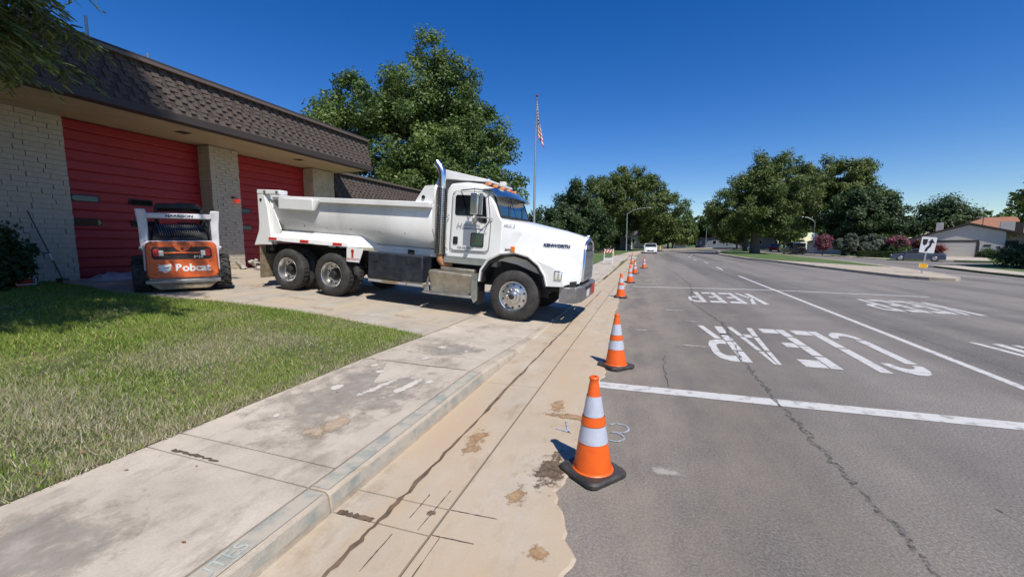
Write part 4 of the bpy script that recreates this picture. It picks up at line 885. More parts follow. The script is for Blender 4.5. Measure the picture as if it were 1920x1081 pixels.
lp('latch_hood', MB().prism([(-.2, 1.1), (.2, 1.1), (.1, .96), (.04, .93), (-.04, .93), (-.1, .96)], 'y', -.08, -.05), 'orange', .015, parent=door); lp('latch_hole', MB().lathe([(0, -.084), (.03, -.084), (.03, -.07)], 14, 'y', (0, 0, 1.0)), 'black', parent=door)
for s in (-1, 1):
    lp('tail_lamp', B(s * .46 - .055, s * .46 + .055, -.08, -.055, .83, .99), 'red', .01, parent=door); lp('work_lamp', B(s * .375 - .045, s * .375 + .045, -.082, -.055, .84, .96), 'lens', .008, parent=door)
link('lettering', text_mesh('Bobcat', .23, M['printwhite'], .002, 1.0, 0, .008), door, (.17, -.0635, .56), (R(90), 0, 0)); link('lettering', text_mesh('S650', .075, M['printwhite'], .002, 1.2, .1, .002), door, (.28, -.086, .81), (R(90), 0, 0))
emb = [(-.12, .11), (-.07, .075), (.02, .08), (.1, .1), (.12, .06), (.1, .02), (.11, -.03), (.06, -.06), (.03, -.1), (-.02, -.1), (-.05, -.06), (-.12, -.04), (-.09, .0), (-.14, .03), (-.09, .05)]
MB().prism([(-.33 + x, .56 + z) for x, z in emb], 'y', -.0655, -.06).build('emblem', M['printwhite'], door)
MB().prism([(-.33 + x, .56 + z) for x, z in ((-.02, .03), (.03, .015), (.09, .045), (.05, -.0), (-.01, .005))], 'y', -.0675, -.0655).build('emblem_eye', M['black'], door)
for x, z in ((.5, .7), (.52, .45), (-.5, .42)): B(x - .02, x + .02, -.066, -.06, z, z + .015).build('scratch', M['black'], door)
lp('rear_bumper', B(-.68, .68, -.1, .05, .22, .3), 'steel', .012); lp('belly_plate', MB().prism([(-.62, .22), (.62, .22), (.45, .08), (-.45, .08)], 'y', -.05, .3), 'cream', .01)
lp('engine_hood', MB().loft([[(-.5, .1, 1.16), (.5, .1, 1.16), (.48, .75, 1.5), (-.48, .75, 1.5)], [(-.5, .1, 1.24), (.5, .1, 1.24), (.46, .7, 1.58), (-.46, .7, 1.58)]]), 'black', .02)
vent = B(-.006, .006, 0, .5, 0, .05).mesh('vent_slat', M['steel'])
for k in range(18): link('vent_slat', vent, lo, (-.36 + k * .042, .18, 1.29), (R(27), 0, R(8)))
for s in (-1, 1):
    lp('lift_tower', MB().loft([[(s * .58, .15, .95), (s * .72, .15, .95), (s * .72, .45, .95), (s * .58, .45, .95)], [(s * .57, .2, 1.5), (s * .73, .2, 1.5), (s * .73, .48, 1.5), (s * .57, .48, 1.5)], [(s * .58, .12, 1.88), (s * .76, .12, 1.88), (s * .76, .6, 1.85), (s * .58, .6, 1.85)]]), 'loaderwhite', .02)
    lp('lift_arm', MB().loft([[(s * .6, .4, 1.68), (s * .74, .4, 1.68), (s * .74, .4, 1.86), (s * .6, .4, 1.86)], [(s * .6, 1.9, 1.25), (s * .74, 1.9, 1.25), (s * .74, 1.95, 1.42), (s * .6, 1.95, 1.42)], [(s * .6, 2.6, .4), (s * .74, 2.6, .4), (s * .74, 2.75, .5), (s * .6, 2.75, .5)]]), 'loaderwhite', .02)
    lp('lift_cylinder', MB().tube([(s * .52, .3, 1.0), (s * .52, 1.3, 1.62)], .04, 8), 'black')
    lp('hydraulic_hose', MB().tube([(s * .45, .5, 1.72), (s * .4, .75, 1.62), (s * .42, .9, 1.5)], .025, 6), 'black')
    lp('grab_knob', MB().ball((s * .72, .08, 1.02), .03), 'loaderwhite', smooth=60)
ct = lp('cross_tube', B(-.6, .6, .14, .3, 1.68, 1.8), 'loaderwhite', .02); link('lettering', text_mesh('HARRISON', .085, M['navyprint'], .002, 1.2, .1, .003), ct, (0, .138, 1.74), (R(90), 0, 0))
lp('cab_roof', MB().prism(rpoly([(-.46, 1.95), (.46, 1.95), (.42, 2.08), (-.42, 2.08)], .05), 'y', .95, 2.2), 'black', .02)
for s in (-1, 1): lp('cab_post', B(s * .44 - .03, s * .44 + .03, .98, 1.06, 1.2, 1.98), 'black'); lp('cab_side', B(s * .44 - .012, s * .44 + .012, 1.06, 2.15, .95, 1.97), 'black')
lp('rear_window_frame', B(-.44, .44, .99, 1.03, 1.2, 1.42), 'black'); lp('bucket', MB().prism([(2.7, .05), (3.4, .05), (3.45, .1), (2.8, .12), (2.75, .6), (2.68, .6)], 'x', -.9, .9), 'steel')
lt_ = MB(); base = tyre_mb(.4, .3, .2, 36, False); lt_.v = base.v; lt_.f = base.f; lt_.mi = base.mi
for k in range(16):
    a = 2 * math.pi * k / 16
    for sgn in (0, 1):
        a2 = a + (math.pi / 16 if sgn else 0); Mx = Matrix.Rotation(-a2, 4, 'Y') @ Matrix.Translation((.4, .08 if sgn == 0 else .22, 0)) @ Matrix.Rotation(R(28 if sgn else -28), 4, 'X'); lt_.box(-.02, .028, -.085, .085, -.02, .02, Mx)
lty = lt_.mesh('wheel', M['tyre']); lrim = MB().lathe([(.2, .03), (.18, .1), (.08, .12), (0, .1)], 20, 'y').mesh('rim', M['loaderwhite'], 40)
for s in (-1, 1):
    for y in (.42, 1.52):
        o = link('wheel', lty, lo, (s * .9, y, .41), (0, 0, R(-90) if s < 0 else R(90))); link('rim', lrim, o)
# ------------------------------------------------------------------ traffic cones
def cone(x, y, label, h=.71, tilt=0, rz=0.0, single=True, mat='cone', grp='orange traffic cones along the gutter', stack=False):
    c = empty('traffic_cone', (x, y, .005 if x > -.6 else .02), rz); tag(c, label, 'traffic cone', grp)
    s = h / .71; mb = MB()
    pts = rpoly([(-.185, -.185), (.185, -.185), (.185, .185), (-.185, .185)], .05); n = len(pts)
    def lift(a, b): return .018 * max(0, -a * 2.5) if single else 0
    mb.loft([[(a * s, b * s, z * s + lift(a, b)) for a, b in pts] for z in (0, .022)] + [[(a * s * .93, b * s * .93, .036 * s + lift(a, b)) for a, b in pts]])
    mb.build('base', M['rubber'], c, smooth=30)
    def rad(z): return (.138 - (.138 - .034) * (z - .035) / (.66 - .035)) * s
    def seg(name, z0, z1, m_, extra=0.0, par=c): return MB().lathe([(rad(z0) + extra, z0 * s), (rad(z1) + extra, z1 * s)], 26, 'z').build(name, M[m_], par, smooth=40)
    body = MB().lathe([(.15 * s, .034 * s), (.145 * s, .045 * s), (rad(.05), .05 * s), (rad(.66), .66 * s), (.03 * s, .675 * s), (.033 * s, .69 * s), (.036 * s, .7 * s), (.03 * s, .71 * s), (.02 * s, .71 * s), (.018 * s, .6 * s)], 26, 'z').build('cone_body', M[mat], c, smooth=40)
    seg('reflective_collar', .245, .365, 'reflect', .003, body); seg('reflective_collar', .435, .575, 'reflect', .003, body)
    seg('rib', .37, .43, mat, .006, body)
    if stack: MB().loft([[(a * 1.02, b * 1.02, z) for a, b in pts] for z in (-.0, .03)]).build('lower_base', M['rubber'], c, rot=(0, 0, R(12)))
    return c
cone(-.33, 2.84, 'tall orange cone with grey collars beside sprayed survey marks', rz=R(52))
cone(-.36, 5.5, 'orange cone on doubled black bases just past the near white stop bar', rz=R(40), stack=True)
cone(-.73, 12.58, 'orange cone standing on the gutter edge before the far stop bar', rz=R(5))
cone(-.66, 17.37, 'orange cone just beyond the far stop bar', rz=R(15))
G = 'small far cones in a staggered row'
for x, y, w_ in ((-.62, 22.5, 'small orange cone, second beyond the far stop bar'), (-.2, 27.3, 'small orange cone standing farthest out from the kerb past the far stop bar'), (-1.1, 32.3, 'small orange cone beside the striped barricade, second last before the white sedan'), (-1.3, 38, 'small orange cone, last of the row toward the white sedan')): cone(x, y, w_, rz=random.uniform(0, 1), mat='cone2', grp=G)
# ------------------------------------------------------------------ folding barricade
ba = empty('barricade', (-2.55, 29.1, T(-2.55, 29.1)), R(-8)); tag(ba, 'folding A-frame barricade with orange and white striped board on sidewalk', 'barricade')
for s in (-1, 1):
    for t in (-1, 1): MB().tube([(s * .3, t * .22, 0), (s * .3, t * .02, 1.05)], .022, 6).build('leg', M['printwhite'], ba)
for t in (-1, 1):
    bd = B(-.32, .32, t * .06 - .012, t * .06 + .012, .78, 1.0).build('striped_board', M['printwhite'], ba)
    for k in range(-2, 3): MB().prism([(max(-.32, min(.32, k * .2 + a)), z) for a, z in ((-.08, .78), (.02, .78), (.14, 1.0), (.04, 1.0))], 'y', t * .06 + t * .013 - .001, t * .06 + t * .013 + .001).build('stripe', M['cone'], bd)
    B(-.32, .32, t * .17 - .012, t * .17 + .012, .26, .42).build('lower_board', M['printwhite'], ba)
# ------------------------------------------------------------------ flagpole
fp = empty('flagpole', (-7.62, 27.97, T(-7.6, 28))); tag(fp, 'tall silver flagpole with ball finial behind the truck', 'flagpole')
MB().tube([(0, 0, 0), (.03, 0, 4), (.1, .02, 8), (.19, .04, 11.0)], [.085, .075, .055, .04], 12).build('pole', M['galv'], fp, smooth=60); MB().ball((.2, .04, 11.22), .085).build('finial', pm('maroon_ball', (.12, .03, .05), .4), fp, smooth=60); MB().tube([(.19, .04, 11), (.2, .04, 11.2)], .02, 6).build('spindle', M['galv'], fp); MB().lathe([(.04, 0), (.1, .03), (.04, .06)], 12, 'z', (.19, .04, 10.95)).build('truck_cap', M['galv'], fp)
MB().tube([(.12, -.06, 1.2), (.2, -.03, 10.9)], .006, 5).build('halyard', M['steel'], fp)
fl = MB(); NU, NV = 26, 40; vv = []
for j in range(NV + 1):
    t = j / NV
    for i in range(NU + 1):
        u = i / NU; w = .07 + .3 * (t ** .8)
        fold = math.sin(u * 13 + t * 2.2) * .05 * (.4 + t)
        vv.append((.24 + u * w * .8 + .18 * t * u, fold, 10.75 - t * 2.05 - u * 1.25 * (1 - .25 * u)))
fs = []; mi = []
for j in range(NV):
    for i in range(NU):
        fs.append((j * (NU + 1) + i, j * (NU + 1) + i + 1, (j + 1) * (NU + 1) + i + 1, (j + 1) * (NU + 1) + i))
        v_, u_ = j / NV, i / NU
        mi.append(2 if (v_ < .54 and u_ < .42) else (0 if int(v_ * 13) % 2 == 0 else 1))
fl.add(vv, fs); fl.mi = mi
o = fl.build('flag', [M['flagred'], M['flagwhite'], M['flagblue']], smooth=180, loc=(-7.62, 27.97, T(-7.6, 28))); tag(o, 'limp American flag with stars and stripes hanging from the pole', 'flag')
st = MB()
for r_ in range(5):
    for c_ in range(3):
        j = int((.05 + r_ * .1) * NV); i = int((.06 + c_ * .13) * NU); p = vv[j * (NU + 1) + i]
        st.ball((p[0], p[1] - .012, p[2]), .035, .012, .035, 6, 4)
st.build('stars', M['flagwhite'], o)
# ------------------------------------------------------------------ median sign
sg = empty('keep_right_sign', (14.02, 27.85, T(14, 27.85) + .14), R(-10)); tag(sg, 'white keep right arrow sign on a leaning post at the median nose', 'sign')
ln = Matrix.Rotation(R(5), 4, 'Y')
def sp(mb, name, mat): 
    mb.v = [tuple(ln @ Vector(p)) for p in mb.v]; return mb.build(name, M[mat], sg)
sp(B(-.03, .03, -.02, .02, -.1, 1.9), 'post', 'galv')
sp(MB().prism(rpoly([(-.3, 1.1), (.3, 1.1), (.3, 1.94), (-.3, 1.94)], .03), 'y', -.035, -.022), 'panel', 'signwhite')
sp(MB().prism([(-.24, 1.82), (-.04, 1.82), (-.05, 1.6), (-.09, 1.52), (-.14, 1.49), (-.19, 1.52), (-.23, 1.6)], 'y', -.04, -.036), 'median_symbol', 'signblack')
sp(MB().prism([(-.1, 1.17), (.0, 1.17), (.03, 1.3), (.12, 1.44), (.15, 1.64), (.25, 1.64), (.11, 1.86), (-.03, 1.64), (.06, 1.64), (.03, 1.5), (-.06, 1.36)], 'y', -.04, -.036), 'arrow_symbol', 'signblack')
sp(B(-.15, .15, -.036, -.022, .3, .52), 'object_marker', 'yellow'); sp(B(-.175, -.15, -.036, -.022, .32, .5), 'marker_edge', 'signwhite'); sp(B(.15, .175, -.036, -.022, .32, .5), 'marker_edge', 'signwhite')
# ------------------------------------------------------------------ street lamps
def lamp(x, y, z, h, arm, label, sign=False, grp='curved arm street lamps'):
    l = empty('street_lamp', (x, y, z)); tag(l, label, 'street lamp', grp)
    MB().tube([(0, 0, 0), (0, 0, h * .5), (0, 0, h)], [.1, .085, .06], 10).build('pole', M['galv'], l, smooth=60)
    MB().tube([(0, 0, h - .1), (arm * .25, 0, h + .42), (arm * .6, 0, h + .72), (arm * .9, 0, h + .8)], [.05, .045, .04, .035], 8).build('arm', M['galv'], l, smooth=60)
    MB().ball((arm, 0, h + .8), .38, .14, .07).build('luminaire', M['galv'], l, smooth=60)
    if sign:
        s_ = B(-.38, .38, -.13, -.11, 2.2, 3.35).build('speed_sign', M['signwhite'], l); B(-.3, .3, -.136, -.131, 3.0, 3.1).build('sign_text_bar', M['signblack'], s_)
        link('sign_number', text_mesh('35', .6, M['signblack'], .003, 1, 0, .01), s_, (0, -.133, 2.6), (R(90), 0, 0))
    return l
lamp(-3.41, 70.5, .13, 6.2, 3.4, 'street lamp with long curved arm on left sidewalk near white sedan')
lamp(25.6, 79.4, -.36, 5.2, -1.9, 'street lamp carrying a white sign beyond the median tree', True)
lamp(14.4, 119, .1, 5.0, 2.0, 'far street lamp on the lawn where the road bends')
# ------------------------------------------------------------------ cars
def car(name, loc, rz, label, paint, L=4.5, Wd=1.8, Hh=1.45, kind='sedan', grp=None):
    c = empty(name, loc, rz); tag(c, label, 'car', grp); hw = Wd / 2
    if kind == 'suv': top = [(-.5, .9), (-.49, 1.0), (-.46, 1.0), (.12, 1.0), (.24, .58), (.48, .54), (.5, .4)]
    elif kind == 'coupe': top = [(-.5, .55), (-.48, .66), (-.38, .7), (-.14, .98), (.06, 1.0), (.25, .66), (.46, .56), (.5, .4)]
    else: top = [(-.5, .56), (-.48, .68), (-.36, .72), (-.2, .99), (.06, 1.0), (.24, .7), (.46, .58), (.5, .42)]
    lowz = .2 / Hh
    bodyp = [(-.5, lowz)] + [(x, min(z, .66 if kind != 'suv' else .62)) for x, z in top] + [(.5, lowz)]
    mb = MB(); mb.loft([[(x * L * sc, y, z * Hh * (1 if z < .3 else zc)) for x, z in bodyp] for y, sc, zc in ((-hw, .965, .93), (-hw * .93, .99, .99), (0, 1, 1.02), (hw * .93, .99, .99), (hw, .965, .93))])
    mb.build('body', paint, c, smooth=40, bevel=.02)
    cab_ = [(x, z) for x, z in top if z > .64]; x0, x1 = min(p[0] for p in cab_) + .015, max(p[0] for p in cab_) - .01
    green = [(x0, .63)] + [(x, z - .015) for x, z in cab_] + [(x1, .63)]
    MB().loft([[(x * L * s, y, z * Hh) for x, z in green] for y, s in ((-hw * .9, 1), (-hw * .74 if False else -hw * .86, 1), (hw * .86, 1), (hw * .9, 1))]).build('windows', M['glass'], c, smooth=30)
    rf = [p for p in cab_ if p[1] > .9]; rx0, rx1 = min(p[0] for p in rf), max(p[0] for p in rf)
    MB().loft([[(rx0 * L, y, Hh * z), (rx0 * L, y, Hh * (z + .025)), (rx1 * L, y, Hh * (z + .025)), (rx1 * L, y, Hh * z)] for y, z in ((-hw * .84, .965), (-hw * .6, .99), (hw * .6, .99), (hw * .84, .965))]).build('roof', paint, c, smooth=40)
    for s in (-1, 1):
        for (xa, za), (xb, zb) in ((green[1], green[2]), (green[-2], green[-3])): MB().tube([(xa * L, s * hw * .9, za * Hh), (xb * L, s * hw * .86, zb * Hh + .01)], .035, 6).build('pillar', paint, c)
        MB().tube([(0, s * hw * .9, .64 * Hh), (-.02 * L, s * hw * .86, .98 * Hh)], .03, 6).build('pillar', M['carblack'], c)
        B(.2 * L, .23 * L, s * hw * 1.0 - .09, s * hw * 1.0 + .09, .66 * Hh, .76 * Hh).build('mirror', paint, c, bevel=.03)
        B(.475 * L, .493 * L, s * hw * .72 - .16, s * hw * .72 + .16, .44 * Hh, .53 * Hh).build('headlight', M['lens'], c, bevel=.02)
        B(-.495 * L, -.478 * L, s * hw * .72 - .15, s * hw * .72 + .15, .5 * Hh, .6 * Hh).build('tail_light', M['red'], c, bevel=.02)
        for xx in (-.3, .31):
            w = MB().lathe([(.0, -.0), (.2, -.0), (.31, .01), (.33, .05), (.33, .2), (.2, .22), (0, .22)], 20, 'y').build('wheel', M['tyre'], c, smooth=40, loc=(xx * L, s * hw * 1.01 if s < 0 else s * hw * 1.01, .33), rot=(0, 0, 0 if s < 0 else math.pi))
            MB().lathe([(0, -.008), (.19, -.012), (.21, .0)], 14, 'y').build('hubcap', M['alu'], w)
            MB().lathe([(.0, 0), (.38, 0), (.38, .05)], 20, 'y').build('wheel_arch', M['carblack'], c, loc=(xx * L, s * hw * .985, .36), rot=(0, 0, 0 if s < 0 else math.pi))
    B(.488 * L, .503 * L, -.45, .45, .22 * Hh, .34 * Hh).build('lower_grille', M['carblack'], c); B(.5 * L, .508 * L, -.25, .25, .3 * Hh, .38 * Hh).build('licence_plate', M['signwhite'], c)
    return c
car('parked_car', (.35, 65.8, 0), R(-90), 'white sedan parked facing forward at the left kerb', M['carwhite'])
bl_dir = math.atan2(-.436, .9)
car('parked_car', (27.7, 56.0, T(27.7, 56) + .01), bl_dir + math.pi, 'slate blue coupe side-on before the beige house', M['bluepaint'], 4.3, 1.8, 1.28, 'coupe')
car('parked_car', (22.6, 78.5, T(22.6, 78)), R(92), 'black boxy car seen from behind on the far carriageway', M['carblack'], 4.7, 1.95, 1.8, 'suv')
car('parked_car', (25.2, 99, T(25, 99) + .1), R(70), 'small red car far down the street beyond black car', M['carred'], 4.2, 1.75, 1.5)
tl = empty('box_trailer', (27.6, 91, T(27, 91) + .1), R(8)); tag(tl, 'small white box trailer parked beside the lamp with sign', 'trailer')
B(-1.0, 1.0, -1.4, 1.4, .5, 1.9).build('body', M['carwhite'], tl, bevel=.06); B(-.9, .9, -1.43, -1.4, .6, 1.8).build('rear_door', M['signwhite'], tl); MB().tube([(0, 1.4, .5), (0, 2.6, .45)], .05, 6).build('tow_bar', M['steel'], tl)
for s in (-1, 1): MB().lathe([(0, 0), (.3, 0), (.32, .05), (.32, .2), (0, .2)], 16, 'x').build('wheel', M['tyre'], tl, loc=(s * 1.0 - (.2 if s > 0 else 0), 0, .32))
hy = empty('fire_hydrant', (2.3, 89, .12)); tag(hy, 'yellow fire hydrant at the far left kerb', 'hydrant')
MB().lathe([(.16, 0), (.16, .06), (.11, .08), (.11, .5), (.15, .52), (.13, .6), (.05, .7), (0, .72)], 14, 'z').build('barrel', M['yellow'], hy, smooth=40); MB().tube([(-.2, 0, .42), (.2, 0, .42)], .06, 8).build('outlet', M['yellow'], hy)
# ------------------------------------------------------------------ houses
fd = Vector((.878, -.478, 0)); ang = math.atan2(fd.y, fd.x)
hs = empty('beige_house', (38.0, 68.1, -.52), ang); tag(hs, 'beige gabled house with two-car garage and dark roof edge', 'house')
# local x along facade to the right, y away from street
def hp(name, mb, mat, bevel=0, parent=hs): return mb.build(name, M[mat] if isinstance(mat, str) else mat, parent, bevel=bevel)
hp('wall', MB().prism([(-4.9, -.3), (3.6, -.3), (3.6, 3.3), (.5, 4.2), (-4.9, 2.35)], 'y', 0, 9), 'stucco'); hp('wall', MB().prism([(3.6, -.3), (8.4, -.3), (8.4, 1.9), (3.6, 3.35)], 'y', 1.2, 9), 'stuccopink')
rf = hp('roof', MB().prism([(-5.6, 2.1), (.5, 4.28), (9.2, 1.65), (9.2, 1.85), (.5, 4.5), (-5.6, 2.3)], 'y', -.3, 9.5), 'trim'); hp('chimney', B(-2.5, -1.8, 4, 5, 2.8, 4.7), 'stucco', parent=rf); hp('roof_unit', B(3.2, 4.4, 3, 4, 3.2, 4.6), 'stucco', parent=rf); hp('roof_unit_side', B(4.4, 5.1, 3, 4, 3.0, 4.55), 'trim', parent=rf)
gd = hp('garage_door', B(-2.3, 1.3, -.03, .02, -.1, 2.05), 'garagedoor')
for k in range(4): hp('door_section', B(-2.28, 1.28, -.05, -.03, -.08 + k * .53, .42 + k * .53), 'garagedoor', .01, gd)
hp('door_surround', B(-2.5, 1.5, -.08, -.0, 2.06, 2.3), 'trim'); hp('door_surround', B(1.31, 1.55, -.08, 0, -.2, 2.06), 'trim'); hp('door_surround', B(-2.55, -2.31, -.08, 0, -.2, 2.06), 'trim')
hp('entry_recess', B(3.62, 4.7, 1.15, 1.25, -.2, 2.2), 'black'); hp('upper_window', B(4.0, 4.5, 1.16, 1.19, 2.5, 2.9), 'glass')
for a in (6.0, 7.2): w = hp('window', B(a, a + 1.1, 1.14, 1.2, .75, 1.65), 'signwhite'); hp('pane', B(a + .06, a + 1.04, 1.12, 1.14, .81, 1.59), 'glass', parent=w)
hp('house_number', B(1.9, 2.5, -.03, 0, 1.5, 1.75), 'trim')
for (x, y, z, lab, rm, wm, w_, d_, h_, rh, a_) in ((51, 78, -.5, 'distant house with orange clay tile roof behind beige house', 'tile', 'stuccopink', 9, 6, 3.2, 2.4, ang), (31.5, 82, -.4, 'low house with brown roof behind the pink flowering shrub', 'cap', 'stucco', 5, 4, 2.0, .9, ang), (-8.5, 96, .1, 'pale low house half hidden beneath the roadside trees', 'trim', 'stucco', 5, 4, 2.3, 1.2, 0), (-1.5, 108, .1, 'cream house end glimpsed between far tree trunks', 'cap', pm('cream_stucco', (.6, .52, .36), .9), 3.5, 4, 3.2, 1.2, 0), (7.8, 116, .1, 'small white shed on the lawn at the road bend', 'trim', 'signwhite', 1.4, 1.2, 1.6, .4, 0), (22.5, 128, .0, 'long low grey building beyond the far trees', 'trim', pm('bluegrey_wall', (.16, .19, .24), .8), 9, 4, 2.8, .6, 0)):
    h = empty('distant_house', (x, y, z), a_); tag(h, lab, 'house')
    m_ = M[wm] if isinstance(wm, str) else wm
    B(-w_, w_, -d_, d_, -.2, h_).build('wall', m_, h); MB().add([(-w_ - .4, -d_ - .4, h_), (w_ + .4, -d_ - .4, h_), (w_ + .4, d_ + .4, h_), (-w_ - .4, d_ + .4, h_), (-w_ * .5, 0, h_ + rh), (w_ * .5, 0, h_ + rh)], [(0, 1, 5, 4), (1, 2, 5), (2, 3, 4, 5), (3, 0, 4), (0, 3, 2, 1)]).build('roof', M[rm], h)
    for a in (-.6, .0, .6): f_ = B(w_ * a - .5, w_ * a + .5, -d_ - .03, -d_, h_ * .35, h_ * .75).build('window', M['signwhite'], h); B(w_ * a - .44, w_ * a + .44, -d_ - .05, -d_ - .03, h_ * .38, h_ * .72).build('pane', M['glass'], f_)
for x, y, h_, lb in ((44.5, 76, 5.4, 'tall thin pole with flat lamp head before the clay tile roof'), (36.0, 88, 5.2, 'thin pole with flat lamp head left of the beige house chimney')):
    p = empty('floodlight_pole', (x, y, -.5)); tag(p, lb, 'lamp pole', 'flat head lamp poles behind the houses'); MB().tube([(0, 0, 0), (0, 0, h_)], .06, 6).build('pole', M['steel'], p); B(-.9, .05, -.12, .12, h_, h_ + .1).build('lamp_head', M['steel'], p)
bn = empty('wheelie_bin', (43.2, 64.0, T(43, 64) + .12), R(20)); tag(bn, 'dark green wheelie bin beside the dark shrubs', 'bin')
MB().loft([[(x * s, y * s, z) for x, y in ((-.3, -.35), (.3, -.35), (.3, .35), (-.3, .35))] for s, z in ((.8, .05), (1, 1.0))]).build('body', pm('bin_green', (.02, .1, .06), .5), bn, bevel=.03); B(-.33, .33, -.38, .38, 1.0, 1.08).build('lid', pm('bin_lid', (.3, .33, .33), .5), bn, bevel=.02)
# chain link fence far left behind the grass
fe = empty('chain_link_fence', (-14, 40, .2)); tag(fe, 'grey chain link fence along the far side lawn', 'fence')
for k in range(9):
    MB().tube([(k * .9, k * 3.2, 0), (k * .9, k * 3.2, 1.8)], .03, 6).build('post', M['galv'], fe)
for z in (.1, 1.78): MB().tube([(0, 0, z), (7.2, 25.6, z)], .02, 6).build('rail', M['galv'], fe)
mbf = MB(); dl = Vector((7.2, 25.6, 0)); Lf = dl.length; u = dl / Lf
for k in range(int(Lf / .18)):
    for sg_ in (0, 1):
        a, b = (k * .18, k * .18 + 1.7) if sg_ == 0 else (k * .18 + 1.7, k * .18)
        if max(a, b) > Lf: continue
        mbf.tube([u * a + Vector((0, 0, .1)), u * b + Vector((0, 0, 1.78))], .006, 3, False)
o = mbf.build('mesh_wire', M['galv'], fe)
# ------------------------------------------------------------------ trees and shrubs
def leaf_quads(C, S, aspect=.55, up=.35, out=None):
    n = len(C); nrm = rng.normal(0, 1, (n, 3))
    if out is not None: nrm = nrm * .6 + out * .8
    nrm[:, 2] += up; nrm /= np.linalg.norm(nrm, axis=1, keepdims=True) + 1e-9
    r = rng.normal(0, 1, (n, 3)); a = np.cross(nrm, r); a /= np.linalg.norm(a, axis=1, keepdims=True) + 1e-9; b = np.cross(nrm, a)
    a = a * S[:, None]; b = b * S[:, None] * aspect
    V = np.stack([C + a, C + b + a * .15, C - a, C - b + a * .15], 1).reshape(-1, 3)
    return V
def crown_points(blobs, nclump, n, cr, spike=0.0, hollow=.55, sink=0.0):
    w = np.array([b[3] * b[4] * b[5] for b in blobs]) ** .67; w /= w.sum()
    bi = rng.choice(len(blobs), nclump, p=w); D = rng.normal(0, 1, (nclump, 3)); D /= np.linalg.norm(D, axis=1, keepdims=True)
    rad = hollow + (1 - hollow) * rng.uniform(0, 1, nclump) ** .6
    Bc = np.array([b[:3] for b in blobs])[bi]; Br = np.array([b[3:6] for b in blobs])[bi]
    cc = Bc + D * Br * rad[:, None]
    out = D.copy(); rr = cr * rng.uniform(.55, 1.35, nclump)
    pw = rr ** 2; pw /= pw.sum(); ci = rng.choice(nclump, n, p=pw)
    P = rng.normal(0, 1, (n, 3)); P /= np.linalg.norm(P, axis=1, keepdims=True); P *= (rng.uniform(0, 1, n) ** .45)[:, None] * rr[ci][:, None]
    P[:, 2] *= .75
    if spike: P += out[ci] * (np.minimum(rng.exponential(spike, n), 1.6 * spike + .1) * rr[ci])[:, None] + np.array([0, 0, 1]) * (np.minimum(rng.exponential(spike * .5, n), spike) * rr[ci])[:, None]
    return cc[ci] + P, (P / (rr[ci][:, None] + 1e-6)) * .5 + out[ci] * .5, cc
def tree(name, base, trunk_h, trunk_r, blobs, label, mat, n=20000, leaf=.16, nclump=140, cr=1.1, spike=0.0, nlimb=14, grp=None, lean=(0, 0), cat='tree', keep=None, hollow=.55):
    t = empty(name, base); tag(t, label, cat, grp); C, O, cc = crown_points(blobs, nclump, n, cr, spike, hollow)
    if keep is not None:
        k = keep(C + np.array(base)); C = C[k]; O = O[k]
    V = leaf_quads(C, leaf * rng.uniform(.55, 1.3, len(C)), out=O)
    link('crown', npmesh('crown', V, np.arange(len(V)).reshape(-1, 4), mat), t)
    mb = MB(); top = Vector((lean[0], lean[1], trunk_h)); fork = top * .55
    mb.tube([(0, 0, -.2), (trunk_r * .05, 0, .12), fork * .5, fork, top], [trunk_r * 1.7, trunk_r * 1.15, trunk_r * .95, trunk_r * .85, trunk_r * .5], 12)
    mb.build('trunk', M['bark'], t, smooth=60)
    for k in range(min(nlimb, len(cc))):
        e = Vector(cc[k]); s0 = fork.lerp(top, random.uniform(0, 1)); mid = s0.lerp(e, .5) + Vector((random.uniform(-.3, .3), random.uniform(-.3, .3), random.uniform(.2, .8)))
        MB().tube([s0, mid, s0.lerp(e, .92)], [trunk_r * .38, trunk_r * .22, trunk_r * .06], 6).build('limb', M['bark'], t, smooth=60)
    return t
# big shade tree behind the wing
tree('shade_tree', (-17.6, 30.6, .3), 11, .42, [(-1.0, 0, 9.4, 4.6, 4.6, 4.4), (.4, 0, 13.6, 3.0, 3.0, 4.2), (-4.2, -.4, 8.6, 3.4, 3.4, 3.6), (3.6, .3, 7.6, 3.6, 3.6, 4.0), (6.2, .8, 6.0, 2.4, 2.6, 3.4), (1.2, -.5, 5.6, 4.2, 3.6, 3.4), (4.2, 1.4, 10.6, 1.6, 1.6, 1.6), (-5.2, .4, 11.6, 1.8, 1.8, 1.7), (-2.2, 0, 12.4, 2.2, 2.2, 2.4), (-6.2, -2.6, 9.4, 2.9, 2.8, 2.9), (-5.0, -2.2, 12.2, 2.3, 2.3, 2.1), (2.2, 0, 13.0, 2.2, 2.2, 2.6)],
     'large dense green shade tree rising behind the fire station wing', M['leafA'], 150000, .125, 600, .9, .12, 34, hollow=.5)
